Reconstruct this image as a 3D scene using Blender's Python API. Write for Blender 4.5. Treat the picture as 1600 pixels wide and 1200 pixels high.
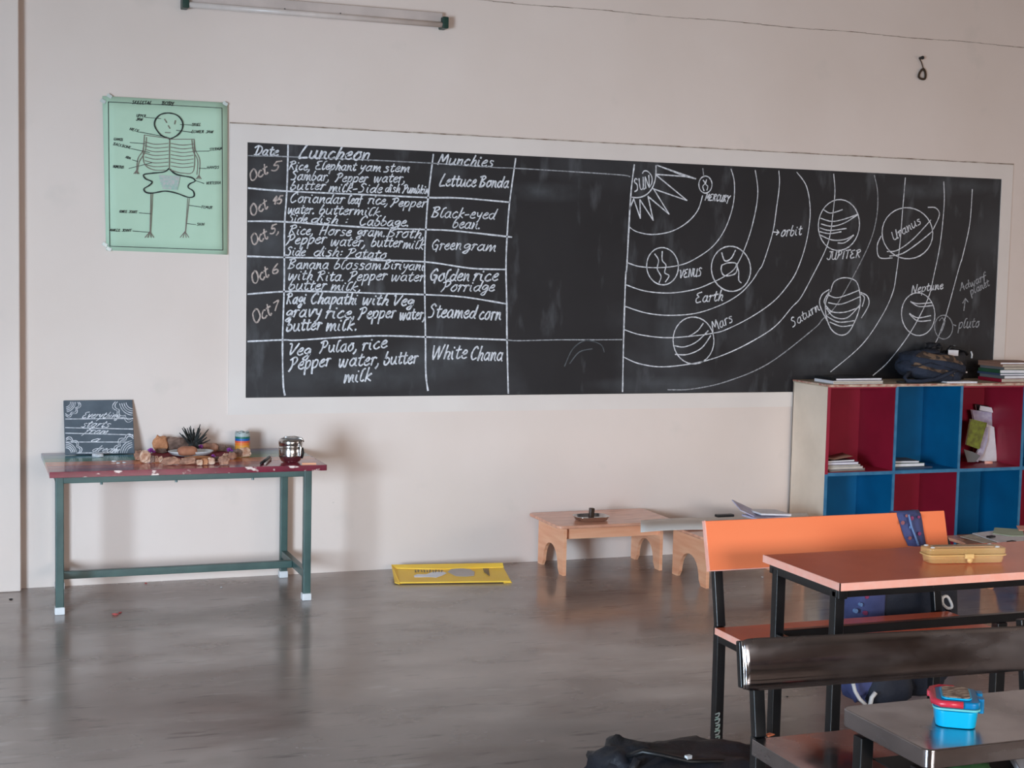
import bpy, bmesh, math, random
import numpy as np
from mathutils import Vector, Matrix, noise

for o in list(bpy.data.objects): bpy.data.objects.remove(o)
SC = bpy.context.scene
COL = SC.collection
PI = math.pi

# ------------------------------------------------------------------ camera
F_PX, YAW, PITCH, ROLL, CAM_H, WALL_Y = 2344.6, .35774, -.07929, .02167, 1.6, 7.4714
_fw = Vector((math.sin(YAW)*math.cos(PITCH), math.cos(YAW)*math.cos(PITCH), math.sin(PITCH)))
_r0 = Vector((math.cos(YAW), -math.sin(YAW), 0)); _u0 = _r0.cross(_fw)
_rt = math.cos(ROLL)*_r0 + math.sin(ROLL)*_u0
_up = -math.sin(ROLL)*_r0 + math.cos(ROLL)*_u0
cam_data = bpy.data.cameras.new('camera'); cam = bpy.data.objects.new('camera', cam_data); COL.objects.link(cam)
cam_data.sensor_width = 36; cam_data.lens = F_PX/1600*36; cam_data.clip_start = .05
M = Matrix((( _rt.x,_up.x,-_fw.x,0),(_rt.y,_up.y,-_fw.y,0),(_rt.z,_up.z,-_fw.z,CAM_H),(0,0,0,1)))
cam.matrix_world = M
SC.camera = cam

# ------------------------------------------------------------------ light
w = bpy.data.worlds.new('daylight'); SC.world = w; w.use_nodes = True
bg = w.node_tree.nodes['Background']; bg.inputs[0].default_value = (.75,.86,1,1); bg.inputs[1].default_value = 1.0
def area(name, loc, target, sx, sy, power, color, spread=PI):
    l = bpy.data.lights.new(name, 'AREA'); l.shape = 'RECTANGLE'; l.size = sx; l.size_y = sy
    l.energy = power; l.color = color; l.spread = spread
    o = bpy.data.objects.new(name, l); COL.objects.link(o); o.location = loc
    d = Vector(target)-Vector(loc); o.rotation_euler = d.to_track_quat('-Z','Y').to_euler()
    return o
# daylight entering by the wide doorway of the left wall, plus warm fill added at unseen rear and right-hand windows
area('doorway_daylight', (-2.9,.6,1.15), (1.7,7.4,-.8), 1.6, 1.7, 175, (.64,.82,1), spread=1.6)
area('rear_window_fill', (2.8,-3.95,1.7), (4.0,4.6,-.5), 4.0, 1.3, 56, (1,.91,.85), spread=1.1)
area('right_window_fill', (8.95,2.5,1.8), (2,3.5,.9), 3.5, 1.4, 44, (1,.85,.76))
vs = SC.view_settings
SC.display_settings.display_device = 'sRGB'
vs.view_transform = 'Standard'; vs.look = 'None'; vs.gamma = 1; vs.use_curve_mapping = False
vs.exposure = -0.05

# ------------------------------------------------------------------ measuring helpers (points on real planes of the room)
CO = Vector((0,0,CAM_H))
def _ray(px,py): return _fw + (px-800)/F_PX*_rt - (py-600)/F_PX*_up
def on_y(px,py,y):
    d = _ray(px,py); return CO + d*(y/d.y)
def on_z(px,py,z=0.):
    d = _ray(px,py); return CO + d*((z-CAM_H)/d.z)
def on_plane(px,py,p,n):
    d = _ray(px,py); return CO + d*((Vector(p)-CO).dot(n)/d.dot(n))

# ------------------------------------------------------------------ materials
def lin(c):
    return tuple((v/255/12.92 if v/255<=.04045 else ((v/255+.055)/1.055)**2.4) for v in c)+(1,)
def mat(name, c, rough=.6, metal=0, c2=None, scale=8, detail=4, bump=0, bscale=None, stretch=None, spec=.5, trans=0, alpha=1, lo=.35, hi=.65, emit=None, coat=0):
    m = bpy.data.materials.new(name); m.use_nodes = True; nt = m.node_tree; N = nt.nodes; L = nt.links
    b = N['Principled BSDF']; b.inputs['Roughness'].default_value = rough; b.inputs['Metallic'].default_value = metal
    b.inputs['Specular IOR Level'].default_value = spec; b.inputs['Transmission Weight'].default_value = trans
    b.inputs['Coat Weight'].default_value = coat; b.inputs['Alpha'].default_value = alpha
    c = lin(c); c2 = lin(c2) if c2 else tuple(v*.86 for v in c[:3])+(1,)
    tc = N.new('ShaderNodeTexCoord'); mp = N.new('ShaderNodeMapping'); L.new(tc.outputs['Object'], mp.inputs[0])
    if stretch: mp.inputs['Scale'].default_value = stretch
    nz = N.new('ShaderNodeTexNoise'); nz.inputs['Scale'].default_value = scale; nz.inputs['Detail'].default_value = detail
    L.new(mp.outputs[0], nz.inputs['Vector'])
    r = N.new('ShaderNodeValToRGB'); r.color_ramp.elements[0].position = lo; r.color_ramp.elements[1].position = hi
    r.color_ramp.elements[0].color = c2; r.color_ramp.elements[1].color = c
    L.new(nz.outputs['Fac'], r.inputs[0]); L.new(r.outputs[0], b.inputs['Base Color'])
    if bump:
        n2 = N.new('ShaderNodeTexNoise'); n2.inputs['Scale'].default_value = bscale or scale*3; n2.inputs['Detail'].default_value = 4
        L.new(mp.outputs[0], n2.inputs['Vector'])
        bp = N.new('ShaderNodeBump'); bp.inputs['Strength'].default_value = bump; bp.inputs['Distance'].default_value = .01
        L.new(n2.outputs['Fac'], bp.inputs['Height']); L.new(bp.outputs[0], b.inputs['Normal'])
    m['b'] = 1
    return m
def add_patches(m, color, scale, lo, hi, stretch=None, amount=1., detail=5):
    """mix another colour into the base colour by a noise mask (stains, dust, wear)"""
    nt = m.node_tree; N = nt.nodes; L = nt.links; b = N['Principled BSDF']
    src = b.inputs['Base Color'].links[0].from_socket
    tc = N.new('ShaderNodeTexCoord'); mp = N.new('ShaderNodeMapping'); L.new(tc.outputs['Object'], mp.inputs[0])
    mp.inputs['Location'].default_value = (scale*1.3, 2.1, scale*.7)
    if stretch: mp.inputs['Scale'].default_value = stretch
    nz = N.new('ShaderNodeTexNoise'); nz.inputs['Scale'].default_value = scale; nz.inputs['Detail'].default_value = detail
    L.new(mp.outputs[0], nz.inputs['Vector'])
    mr = N.new('ShaderNodeMapRange'); mr.inputs[1].default_value = lo; mr.inputs[2].default_value = hi; mr.inputs[4].default_value = amount
    L.new(nz.outputs['Fac'], mr.inputs[0])
    mx = N.new('ShaderNodeMix'); mx.data_type = 'RGBA'; L.new(mr.outputs[0], mx.inputs[0]); L.new(src, mx.inputs[6]); mx.inputs[7].default_value = lin(color)
    L.new(mx.outputs[2], b.inputs['Base Color'])
    return m
MT = {}
MT['wall'] = mat('wall_paint', (230,214,204), .75, c2=(224,207,196), scale=1.2, bump=.12, bscale=14)
add_patches(MT['wall'], (196,188,178), 3.2, .66, .8, amount=.35)
add_patches(MT['wall'], (150,142,134), 26, .74, .8, amount=.35)
MT['panel'] = mat('panel_plaster', (230,219,211), .7, c2=(224,212,204), scale=2, bump=.08, bscale=18)
MT['ceiling'] = mat('ceiling_paint', (206,194,182), .8)
MT['floor'] = mat('polished_concrete', (158,144,136), .2, c2=(138,125,118), scale=1.3, detail=9, bump=.02, bscale=3.5, spec=.75, stretch=(1,1.6,1))
add_patches(MT['floor'], (122,105,95), 2.0, .52, .72, stretch=(.9,1.7,1), amount=.7, detail=10)
add_patches(MT['floor'], (96,84,76), 9, .6, .72, stretch=(.6,2.6,1), amount=.6, detail=9)
add_patches(MT['floor'], (196,190,183), 7, .62, .78, stretch=(.7,2,1), amount=.4, detail=9)
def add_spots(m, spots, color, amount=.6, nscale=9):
    '''dust smears and painted-in light, each with a place of its own: (x,y,z, rx,rz) in object space of the surface'''
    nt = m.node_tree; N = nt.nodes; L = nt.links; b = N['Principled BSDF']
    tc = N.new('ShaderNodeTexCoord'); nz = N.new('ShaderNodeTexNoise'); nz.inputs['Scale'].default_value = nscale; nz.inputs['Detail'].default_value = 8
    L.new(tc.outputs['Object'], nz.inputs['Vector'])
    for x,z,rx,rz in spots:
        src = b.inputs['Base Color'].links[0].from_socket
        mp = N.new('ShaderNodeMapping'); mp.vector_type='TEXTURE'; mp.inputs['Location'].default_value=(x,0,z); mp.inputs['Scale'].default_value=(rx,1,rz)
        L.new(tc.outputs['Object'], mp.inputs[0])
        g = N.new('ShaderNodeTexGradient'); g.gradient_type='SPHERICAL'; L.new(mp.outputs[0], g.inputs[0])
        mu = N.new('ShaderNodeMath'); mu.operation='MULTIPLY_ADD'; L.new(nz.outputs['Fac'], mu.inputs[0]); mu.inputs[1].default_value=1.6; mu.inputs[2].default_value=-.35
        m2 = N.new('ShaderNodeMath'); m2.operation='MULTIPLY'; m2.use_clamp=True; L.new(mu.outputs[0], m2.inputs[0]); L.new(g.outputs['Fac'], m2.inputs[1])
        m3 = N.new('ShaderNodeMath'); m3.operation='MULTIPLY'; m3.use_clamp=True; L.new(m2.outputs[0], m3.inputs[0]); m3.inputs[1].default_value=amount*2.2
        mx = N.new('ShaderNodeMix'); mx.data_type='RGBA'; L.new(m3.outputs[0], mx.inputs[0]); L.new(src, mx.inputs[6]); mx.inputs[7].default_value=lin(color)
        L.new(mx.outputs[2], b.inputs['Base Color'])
# roughness variation on the floor
def rough_noise(m, scale, a, b_, stretch=None):
    nt = m.node_tree; N = nt.nodes; L = nt.links
    tc = N.new('ShaderNodeTexCoord'); mp = N.new('ShaderNodeMapping'); L.new(tc.outputs['Object'], mp.inputs[0])
    if stretch: mp.inputs['Scale'].default_value = stretch
    nz = N.new('ShaderNodeTexNoise'); nz.inputs['Scale'].default_value = scale; nz.inputs['Detail'].default_value = 8
    L.new(mp.outputs[0], nz.inputs['Vector'])
    mr = N.new('ShaderNodeMapRange'); mr.inputs[1].default_value = .35; mr.inputs[2].default_value = .65
    mr.inputs[3].default_value = a; mr.inputs[4].default_value = b_
    L.new(nz.outputs['Fac'], mr.inputs[0]); L.new(mr.outputs[0], N['Principled BSDF'].inputs['Roughness'])
rough_noise(MT['floor'], 2.2, .13, .30, (1,1.8,1))
MT['board'] = mat('chalkboard', (37,36,39), .5, c2=(31,30,33), scale=3, spec=.35)
add_patches(MT['board'], (84,86,90), 1.6, .5, .78, amount=.5, detail=7)
add_patches(MT['board'], (110,112,116), 5, .58, .8, stretch=(2.2,1,.7), amount=.45, detail=8)
MT['chalk'] = mat('white_chalk', (232,232,236), .9, c2=(176,176,180), scale=60, detail=3)
MT['faint_chalk'] = mat('faint_chalk', (172,172,176), .9, c2=(118,118,120), scale=70, detail=3)
MT['pink_chalk'] = mat('peach_chalk', (206,188,178), .9, c2=(150,138,132), scale=70, detail=3)
MT['smudge'] = mat('chalk_dust', (96,99,102), .9, c2=(72,74,77), scale=30)
MT['poster'] = mat('mint_paper', (188,216,190), .7, c2=(182,210,184), scale=4)
MT['ink'] = mat('black_ink', (36,44,40), .7)
MT['pencil'] = mat('brown_pencil', (128,116,106), .8)
MT['eraser'] = mat('erased_pink', (196,190,186), .8, c2=(160,192,178), scale=90)
MT['tape'] = mat('clear_tape', (206,214,208), .25)
MT['crack'] = mat('plaster_joint', (120,98,80), .9, c2=(196,182,170), scale=14)
MT['green'] = mat('green_enamel', (66,92,88), .35, c2=(54,78,76), scale=9, spec=.5)
MT['cap'] = mat('white_plastic_cap', (226,226,226), .5)
MT['maroon'] = mat('maroon_enamel', (120,22,50), .16, c2=(104,16,42), scale=14, spec=.6)
add_patches(MT['maroon'], (226,204,196), 30, .585, .63, stretch=(.5,1,1), amount=1)
MT['steel'] = mat('stainless_steel', (222,220,218), .2, 1, c2=(176,172,170), scale=5)
MT['dsteel'] = mat('smudged_steel', (186,184,188), .13, 1, c2=(160,158,162), scale=5)
rough_noise(MT['dsteel'], 4, .10, .34, (1,1,3))
add_patches(MT['dsteel'], (150,146,150), 5, .6, .7, amount=.5)
MT['black'] = mat('black_enamel', (24,25,27), .28, c2=(17,18,20), scale=10, spec=.6)
add_patches(MT['black'], (92,90,90), 40, .72, .76, amount=.6)
MT['blackplastic'] = mat('black_plastic', (22,22,24), .45)
MT['chrome_edge'] = mat('polished_edge', (230,230,232), .15, 1)
MT['orange'] = mat('orange_laminate', (255,140,92), .36, c2=(255,136,88), scale=3, spec=.4)
add_patches(MT['orange'], (150,84,60), 50, .77, .79, amount=.6)
MT['redlam'] = mat('russet_laminate', (246,122,84), .22, c2=(236,116,80), scale=5, spec=.5)
MT['salmon'] = mat('salmon_edging', (255,178,156), .5, c2=(255,190,172), scale=30)
MT['wood'] = mat('pale_wood', (252,190,150), .42, c2=(240,166,126), scale=3.5, detail=7, stretch=(1,1,9), spec=.4)
MT['woodtop'] = mat('varnished_wood_top', (238,174,142), .16, c2=(214,150,122), scale=4, detail=8, stretch=(2,9,2), spec=.5)
MT['beige'] = mat('beige_paint', (238,220,200), .6, c2=(226,208,188), scale=5)
add_patches(MT['beige'], (214,206,194), 26, .7, .73, amount=.8)
MT['beigetop'] = mat('worn_beige_top', (206,190,166), .5, c2=(180,162,138), scale=7)
MT['chip'] = mat('chipped_edge', (222,200,178), .7, c2=(170,96,84), scale=26)
MT['maroonp'] = mat('maroon_board_paint', (158,30,56), .4, c2=(146,27,51), scale=5)
MT['bluep'] = mat('blue_board_paint', (2,106,158), .4, c2=(2,95,144), scale=5)
MT['blueedge'] = mat('light_blue_edge', (62,128,166), .45, c2=(46,110,150), scale=20)
MT['paper'] = mat('white_paper', (240,238,242), .7, c2=(228,226,232), scale=20)
MT['cream'] = mat('cream_page_edges', (206,196,180), .8, c2=(178,168,154), scale=120, stretch=(.2,.2,4))
MT['greysheet'] = mat('grey_card', (232,224,216), .7, c2=(226,217,209), scale=4)
MT['navy'] = mat('navy_canvas', (42,50,68), .85, c2=(32,40,56), scale=12, bump=.5, bscale=60)
MT['dnavy'] = mat('dark_navy_nylon', (22,30,46), .7, c2=(17,24,38), scale=12, bump=.3, bscale=50)
MT['camo'] = mat('brown_camouflage_cloth', (128,104,84), .9, c2=(62,52,48), scale=26, detail=2, lo=.45, hi=.55)
MT['blacknylon'] = mat('black_nylon', (20,21,26), .55, c2=(28,30,38), scale=10, bump=.5, bscale=30)
MT['yellow'] = mat('yellow_card', (252,208,74), .5, c2=(250,198,62), scale=6)
MT['blob'] = mat('pale_grey_print', (196,186,182), .6)
MT['rock'] = mat('brown_stone', (192,142,116), .8, c2=(136,98,80), scale=30, bump=.5, bscale=60)
MT['rock2'] = mat('greybrown_stone', (150,122,108), .85, c2=(104,82,72), scale=30, bump=.5, bscale=60)
MT['rock3'] = mat('orange_stone', (206,146,104), .8, c2=(176,116,80), scale=30, bump=.4, bscale=60)
MT['rock4'] = mat('pale_stone', (226,196,172), .8, c2=(186,136,108), scale=34, bump=.4, bscale=60)
MT['purple'] = mat('purple_petal', (176,84,180), .6, c2=(130,50,140), scale=60)
MT['redcloth'] = mat('crimson_cloth', (142,30,50), .85, c2=(118,22,40), scale=30)
MT['darktwig'] = mat('charcoal_twig', (44,46,44), .8, c2=(28,30,30), scale=40)
MT['breadroll'] = mat('tan_clay', (190,130,98), .75, c2=(160,100,74), scale=18)
MT['lime'] = mat('olive_green_cover', (128,140,36), .5, c2=(96,96,24), scale=30)
MT['greensheet'] = mat('pale_green_sheet', (190,206,182), .7)
MT['lilac'] = mat('lilac_cover', (178,170,200), .6, c2=(200,196,212), scale=40)
MT['pinkc'] = mat('rose_cover', (196,76,100), .6)
MT['bluecloth'] = mat('indigo_print_cloth', (76,84,132), .85, c2=(62,70,114), scale=14)
MT['reddot'] = mat('red_printed_dot', (146,62,104), .8)
MT['orangedot'] = mat('orange_printed_dot', (158,100,104), .8)
MT['skydot'] = mat('sky_blue_printed_dot', (112,146,196), .8)
MT['amber'] = mat('amber_plastic', (255,220,150), .12, spec=.6, c2=(255,208,132), alpha=.36)
MT['ambers'] = mat('solid_amber_plastic', (255,220,150), .2, spec=.5, c2=(255,208,130), alpha=.7)
MT['aqua'] = mat('sky_blue_plastic', (10,196,248), .3, c2=(8,186,242))
MT['aqua2'] = mat('mid_blue_plastic', (8,140,200), .3, c2=(6,126,186))
MT['teal'] = mat('pale_aqua_plastic', (120,222,226), .35)
MT['coral'] = mat('coral_red_plastic', (236,62,84), .3)
MT['lidprint'] = mat('brown_pictured_lid', (196,172,150), .3, c2=(104,66,50), scale=48, detail=3, stretch=(1,2.5,1), lo=.42, hi=.56)
MT['tube'] = mat('unlit_tube_glass', (222,208,200), .3)
MT['batten'] = mat('cream_metal_batten', (206,190,182), .45)
MT['darkgreen'] = mat('dark_green_cap', (14,58,48), .4)
MT['string'] = mat('brown_string', (70,52,36), .9)
MT['brownc'] = mat('brown_card_cover', (150,110,92), .7)
MT['greyc'] = mat('grey_cover', (112,112,112), .6)
MT['dgreen'] = mat('bottle_green_cover', (48,90,64), .6)
MT['bluec'] = mat('blue_grey_cover', (64,78,104), .6)
MT['redline'] = mat('red_thread', (186,84,80), .8)
MT['leaf'] = mat('green_cloth', (44,84,46), .7)
MT['dark_interior'] = mat('dark_metal_tray', (22,20,20), .6)
for i,(n,c) in enumerate({'slate':(112,118,156),'tealp':(72,138,150),'greenp':(88,142,104),'orangep':(226,132,78),'rosep':(190,88,80),'plumb':(150,52,70)}.items()):
    MT[n] = mat(n+'_enamel', c, .15, c2=tuple(int(v*.9) for v in c), scale=12, spec=.42)
for n,c in {'silver_band':(176,186,184),'green_band':(20,110,90),'blue_band':(14,92,170),'red_band':(226,90,60),'orange_band':(236,130,50),'yellow_band':(232,158,60),'brick_band':(184,60,44)}.items():
    MT[n] = mat(n, c, .45)

# ------------------------------------------------------------------ mesh builder
class MB:
    def __init__(s): s.v=[]; s.f=[]; s.smooth=False
    def add(s, vs_, fs): n=len(s.v); s.v+= [Vector(p) for p in vs_]; s.f+=[tuple(i+n for i in f) for f in fs]; return s
    def box(s, a, b, R=None, c=None):
        x0,y0,z0=a; x1,y1,z1=b
        p=[Vector(q) for q in ((x0,y0,z0),(x1,y0,z0),(x1,y1,z0),(x0,y1,z0),(x0,y0,z1),(x1,y0,z1),(x1,y1,z1),(x0,y1,z1))]
        if R is not None:
            c=Vector(c) if c is not None else (Vector(a)+Vector(b))/2
            p=[R@(q-c)+c for q in p]
        return s.add(p, [(0,3,2,1),(4,5,6,7),(0,1,5,4),(1,2,6,5),(2,3,7,6),(3,0,4,7)])
    def bar(s, a, b, w_, h_, up=(0,0,1)):
        a,b=Vector(a),Vector(b); d=(b-a).normalized(); u=Vector(up)
        if abs(d.dot(u))>.95: u=Vector((0,1,0))
        sd=d.cross(u).normalized(); u=sd.cross(d).normalized()
        p=[]
        for q in (a,b):
            for i,j in ((-1,-1),(1,-1),(1,1),(-1,1)): p.append(q+sd*i*w_/2+u*j*h_/2)
        return s.add(p,[(0,3,2,1),(4,5,6,7),(0,1,5,4),(1,2,6,5),(2,3,7,6),(3,0,4,7)])
    def quad(s,a,b,c,d): return s.add([a,b,c,d],[(0,1,2,3)])
    def prism(s, pts, d):
        n=len(pts); d=Vector(d); p=[Vector(q) for q in pts]; p+= [q+d for q in p]
        return s.add(p,[tuple(range(n)),tuple(range(2*n-1,n-1,-1))]+[(i,i+n,(i+1)%n+n,(i+1)%n) for i in range(n)])
    def tube(s, pts, r, seg=8, cap=True, flat=1., close=False):
        pts=[Vector(p) for p in pts]; n=len(pts); rings=[]; base=len(s.v)
        pu=None
        for i,p in enumerate(pts):
            if close: d=(pts[(i+1)%n]-pts[i-1]).normalized()
            else: d=(pts[min(i+1,n-1)]-pts[max(i-1,0)]).normalized()
            u=pu if pu is not None else (Vector((0,0,1)) if abs(d.z)<.9 else Vector((1,0,0)))
            u=(u-d*u.dot(d)).normalized(); pu=u; sd=d.cross(u)
            rr=r[i] if isinstance(r,(list,tuple)) else r
            for k in range(seg):
                a=2*PI*k/seg; s.v.append(p+sd*math.cos(a)*rr+u*math.sin(a)*rr*flat)
        m=n if close else n-1
        for i in range(m):
            for k in range(seg):
                j=(i+1)%n; s.f.append((base+i*seg+k,base+i*seg+(k+1)%seg,base+j*seg+(k+1)%seg,base+j*seg+k))
        if cap and not close:
            s.f.append(tuple(base+k for k in range(seg))[::-1]); s.f.append(tuple(base+(n-1)*seg+k for k in range(seg)))
        return s
    def lathe(s, prof, c=(0,0,0), seg=28):
        base=len(s.v); c=Vector(c)
        for r,z in prof:
            for k in range(seg): a=2*PI*k/seg; s.v.append(c+Vector((r*math.cos(a),r*math.sin(a),z)))
        for i in range(len(prof)-1):
            for k in range(seg): s.f.append((base+i*seg+k,base+i*seg+(k+1)%seg,base+(i+1)*seg+(k+1)%seg,base+(i+1)*seg+k))
        s.f.append(tuple(base+k for k in range(seg))[::-1]); s.f.append(tuple(base+(len(prof)-1)*seg+k for k in range(seg)))
        return s
    def blob(s, c, size, R=None, e=.7, nz=.08, nf=3, seed=0, nu=28, nv=16, ur=(0,1), vr=(0,1), infl=1., flatbot=None):
        """superellipsoid body with lumps; ur, vr take a patch of it"""
        c=Vector(c); base=len(s.v); full=(ur==(0,1)); sg=lambda x,p: math.copysign(abs(x)**p,x)
        for j in range(nv+1):
            ph=-PI/2+PI*(vr[0]+(vr[1]-vr[0])*j/nv)
            for i in range(nu+(0 if full else 1)):
                th=2*PI*(ur[0]+(ur[1]-ur[0])*i/nu)
                p=Vector((sg(math.cos(ph),e)*sg(math.cos(th),e), sg(math.cos(ph),e)*sg(math.sin(th),e), sg(math.sin(ph),e)))
                k=1+nz*noise.noise(p*nf+Vector((seed*7.3,seed,0)))*2
                p=Vector((p.x*size[0]/2,p.y*size[1]/2,p.z*size[2]/2))*k*infl
                if flatbot is not None: p.z=max(p.z,-flatbot)
                if R is not None: p=R@p
                s.v.append(c+p)
        w_=nu if full else nu+1
        for j in range(nv):
            for i in range(nu):
                i2=(i+1)%w_ if full else i+1
                s.f.append((base+j*w_+i,base+j*w_+i2,base+(j+1)*w_+i2,base+(j+1)*w_+i))
        return s
    def build(s, name, m, parent=None, bevel=0, smooth=False, seg=2, **tags):
        me=bpy.data.meshes.new(name)
        if parent is not None: org=Vector(WLOC[parent.name])
        else:
            xs=[p.x for p in s.v]; ys=[p.y for p in s.v]; zs=[p.z for p in s.v]
            org=Vector(((min(xs)+max(xs))/2,(min(ys)+max(ys))/2,min(zs)))
        me.from_pydata([tuple(p-org) for p in s.v],[],s.f)
        bm=bmesh.new(); bm.from_mesh(me); bmesh.ops.remove_doubles(bm,verts=bm.verts,dist=1e-5)
        bmesh.ops.recalc_face_normals(bm,faces=bm.faces); bm.to_mesh(me); bm.free()
        me.materials.append(MT[m] if isinstance(m,str) else m)
        if smooth or s.smooth: me.polygons.foreach_set('use_smooth',[True]*len(me.polygons))
        o=bpy.data.objects.new(name,me); COL.objects.link(o)
        if parent is not None: o.parent=parent; WLOC[o.name]=WLOC[parent.name]
        else: o.location=org; WLOC[o.name]=tuple(org)
        if bevel:
            b=o.modifiers.new('bevel','BEVEL'); b.width=bevel; b.segments=seg; b.limit_method='ANGLE'; b.angle_limit=.7
            me.polygons.foreach_set('use_smooth',[True]*len(me.polygons))
            wn=o.modifiers.new('wn','WEIGHTED_NORMAL'); wn.keep_sharp=False
        tag(o,**tags); return o
WLOC={}
def tag(o,label=None,cat=None,group=None,kind=None):
    if label: o['label']=label
    if cat: o['category']=cat
    if group: o['group']=group
    if kind: o['kind']=kind
def thing(name,loc,label,cat,group=None,kind=None):
    o=bpy.data.objects.new(name,None); COL.objects.link(o); o.location=loc; o.empty_display_size=.05
    WLOC[o.name]=tuple(loc); tag(o,label,cat,group,kind); return o
def RZ(a): return Matrix.Rotation(a,3,'Z')
def RX(a): return Matrix.Rotation(a,3,'X')
def RY(a): return Matrix.Rotation(a,3,'Y')
rnd=random.Random(5)

# ------------------------------------------------------------------ hand lettering as strokes
# x-height is 10 units, baseline 0; value: (advance width, strokes)
G={
'a':(9,"7 8,4 10,1 6,1 2,4 0,7 5,7 10,7 2,9 0"),'b':(8,"3 17,1 8,1 1,4 0,7 4,6 8,3 9,1 6"),
'c':(7,"6 9,4 10,1 6,1 2,4 0,7 2"),'d':(9,"7 8,4 9,1 6,1 2,4 0,7 5,9 17,8 8,7 2,9 0"),
'e':(7,"1 5,5 6,6 9,4 10,1 6,1 2,4 0,7 2"),'f':(6,"7 16,5 18,3 14,2 4,1 -6|0 9,6 10"),
'g':(8,"7 8,4 10,1 7,1 4,4 3,7 8,7 2,5 -6,1 -5,3 -2,8 2"),'h':(8,"3 17,1 0,3 7,5 9,7 7,6 1,8 0"),
'i':(4,"1 9,1 2,3 0|2 13,2 14"),'j':(5,"4 9,3 -3,0 -6|4 13,4 14"),'k':(8,"3 17,1 0|7 9,2 5,7 0"),
'l':(5,"5 16,2 14,1 3,3 0,5 2"),'m':(12,"1 10,1 0,3 8,5 9,6 0,8 8,10 9,10 2,12 0"),
'n':(8,"1 10,1 0,3 8,6 9,6 2,8 0"),'o':(8,"4 10,1 6,1 2,4 0,7 4,6 9,4 10,7 10"),
'p':(8,"1 10,1 -8,1 5,4 10,7 8,6 2,3 0,1 1"),'q':(8,"7 8,4 10,1 5,4 0,7 7,7 -8"),
'r':(6,"0 8,2 10,1 0,2 7,4 10,6 9"),'s':(7,"6 9,3 10,2 7,6 4,5 0,1 0"),
't':(6,"3 15,2 3,4 0,6 2|0 10,6 11"),'u':(9,"1 10,1 2,4 0,7 6,7 10,7 2,9 0"),
'v':(8,"1 10,3 0,7 10,8 9"),'w':(12,"1 10,2 1,4 0,6 9,7 1,9 0,11 9"),'x':(8,"1 10,7 0|7 10,1 0"),
'y':(8,"1 10,2 4,5 4,7 10,5 -3,2 -8"),'z':(8,"1 10,7 10,1 0,7 0"),
'A':(10,"-1 1,3 10,6 17,8 0|2 7,9 7"),'B':(11,"0 15,6 17,9 14,4 9,9 6,7 1,1 0|3 16,2 0"),
'C':(10,"9 14,7 17,3 14,1 6,4 0,9 3"),'D':(11,"-1 13,3 17,9 14,10 6,6 0,1 0|4 15,3 0"),
'E':(10,"8 16,3 15,1 12,5 9,1 6,2 0,9 1"),'F':(9,"1 16,9 17|3 16,2 0|2 9,7 9"),
'G':(11,"9 14,6 17,1 9,4 1,9 3,9 8,5 8|9 8,8 -3"),'H':(11,"2 16,1 0|9 17,8 0|1 8,9 9"),
'I':(5,"3 16,2 0"),'J':(8,"7 16,6 2,2 0,0 3|3 16,9 16"),'K':(10,"2 16,1 0|8 16,2 8,9 0"),
'L':(9,"4 16,5 18,2 8,1 0,4 0,9 1"),'M':(12,"0 0,2 16,5 5,9 16,11 0"),'N':(11,"1 0,2 16,8 1,10 17"),
'O':(11,"6 16,1 12,1 3,5 0,10 5,9 14,6 16"),'P':(10,"0 14,6 17,9 13,6 8,3 8|3 16,3 6,0 -1"),
'Q':(11,"6 16,1 8,5 0,10 8,6 16|6 4,11 -2"),'R':(11,"0 14,6 17,9 13,3 9,5 6,9 0|3 15,2 0"),
'S':(10,"8 15,5 17,2 13,7 8,6 1,1 0"),'T':(10,"0 16,10 17|5 16,4 0"),'U':(10,"1 16,1 3,4 0,8 4,9 16,8 1,10 0"),
'V':(10,"0 15,2 14,4 0,10 16"),'W':(14,"1 16,3 0,8 15,9 0,14 17"),'X':(10,"1 16,9 0|9 16,1 0"),
'Y':(10,"0 16,4 8|9 16,5 8,3 -4"),'Z':(10,"1 16,9 16,1 0,9 0"),
'4':(8,"5 15,1 6,8 7|6 12,5 0"),'5':(8,"2 15,1 9,5 9,6 4,4 0,0 1|2 15,7 16"),
'6':(8,"5 16,1 7,2 1,5 0,7 4,5 7,2 5"),'7':(8,"1 14,7 15,5 8,3 0"),
',':(4,"2 2,2 -1,0 -4"),'.':(4,"1 0,2 1,1 1"),':':(4,"1 2,2 3|1 8,2 9"),'-':(6,"0 5,5 6"),' ':(7,""),
}
def cr(pts,n=4,close=False):
    P=[Vector((p[0],p[1])) for p in pts]
    if len(P)<3: return P
    out=[]; N=len(P); rng=range(N) if close else range(N-1)
    for i in rng:
        if close: p0,p1,p2,p3=P[i-1],P[i],P[(i+1)%N],P[(i+2)%N]
        else: p0,p1,p2,p3=P[max(i-1,0)],P[i],P[i+1],P[min(i+2,N-1)]
        for k in range(n):
            t=k/n; out.append(.5*((2*p1)+(-p0+p2)*t+(2*p0-5*p1+4*p2-p3)*t*t+(-p0+3*p1-3*p2+p3)*t**3))
    out.append(P[0] if close else P[-1]); return out
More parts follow.
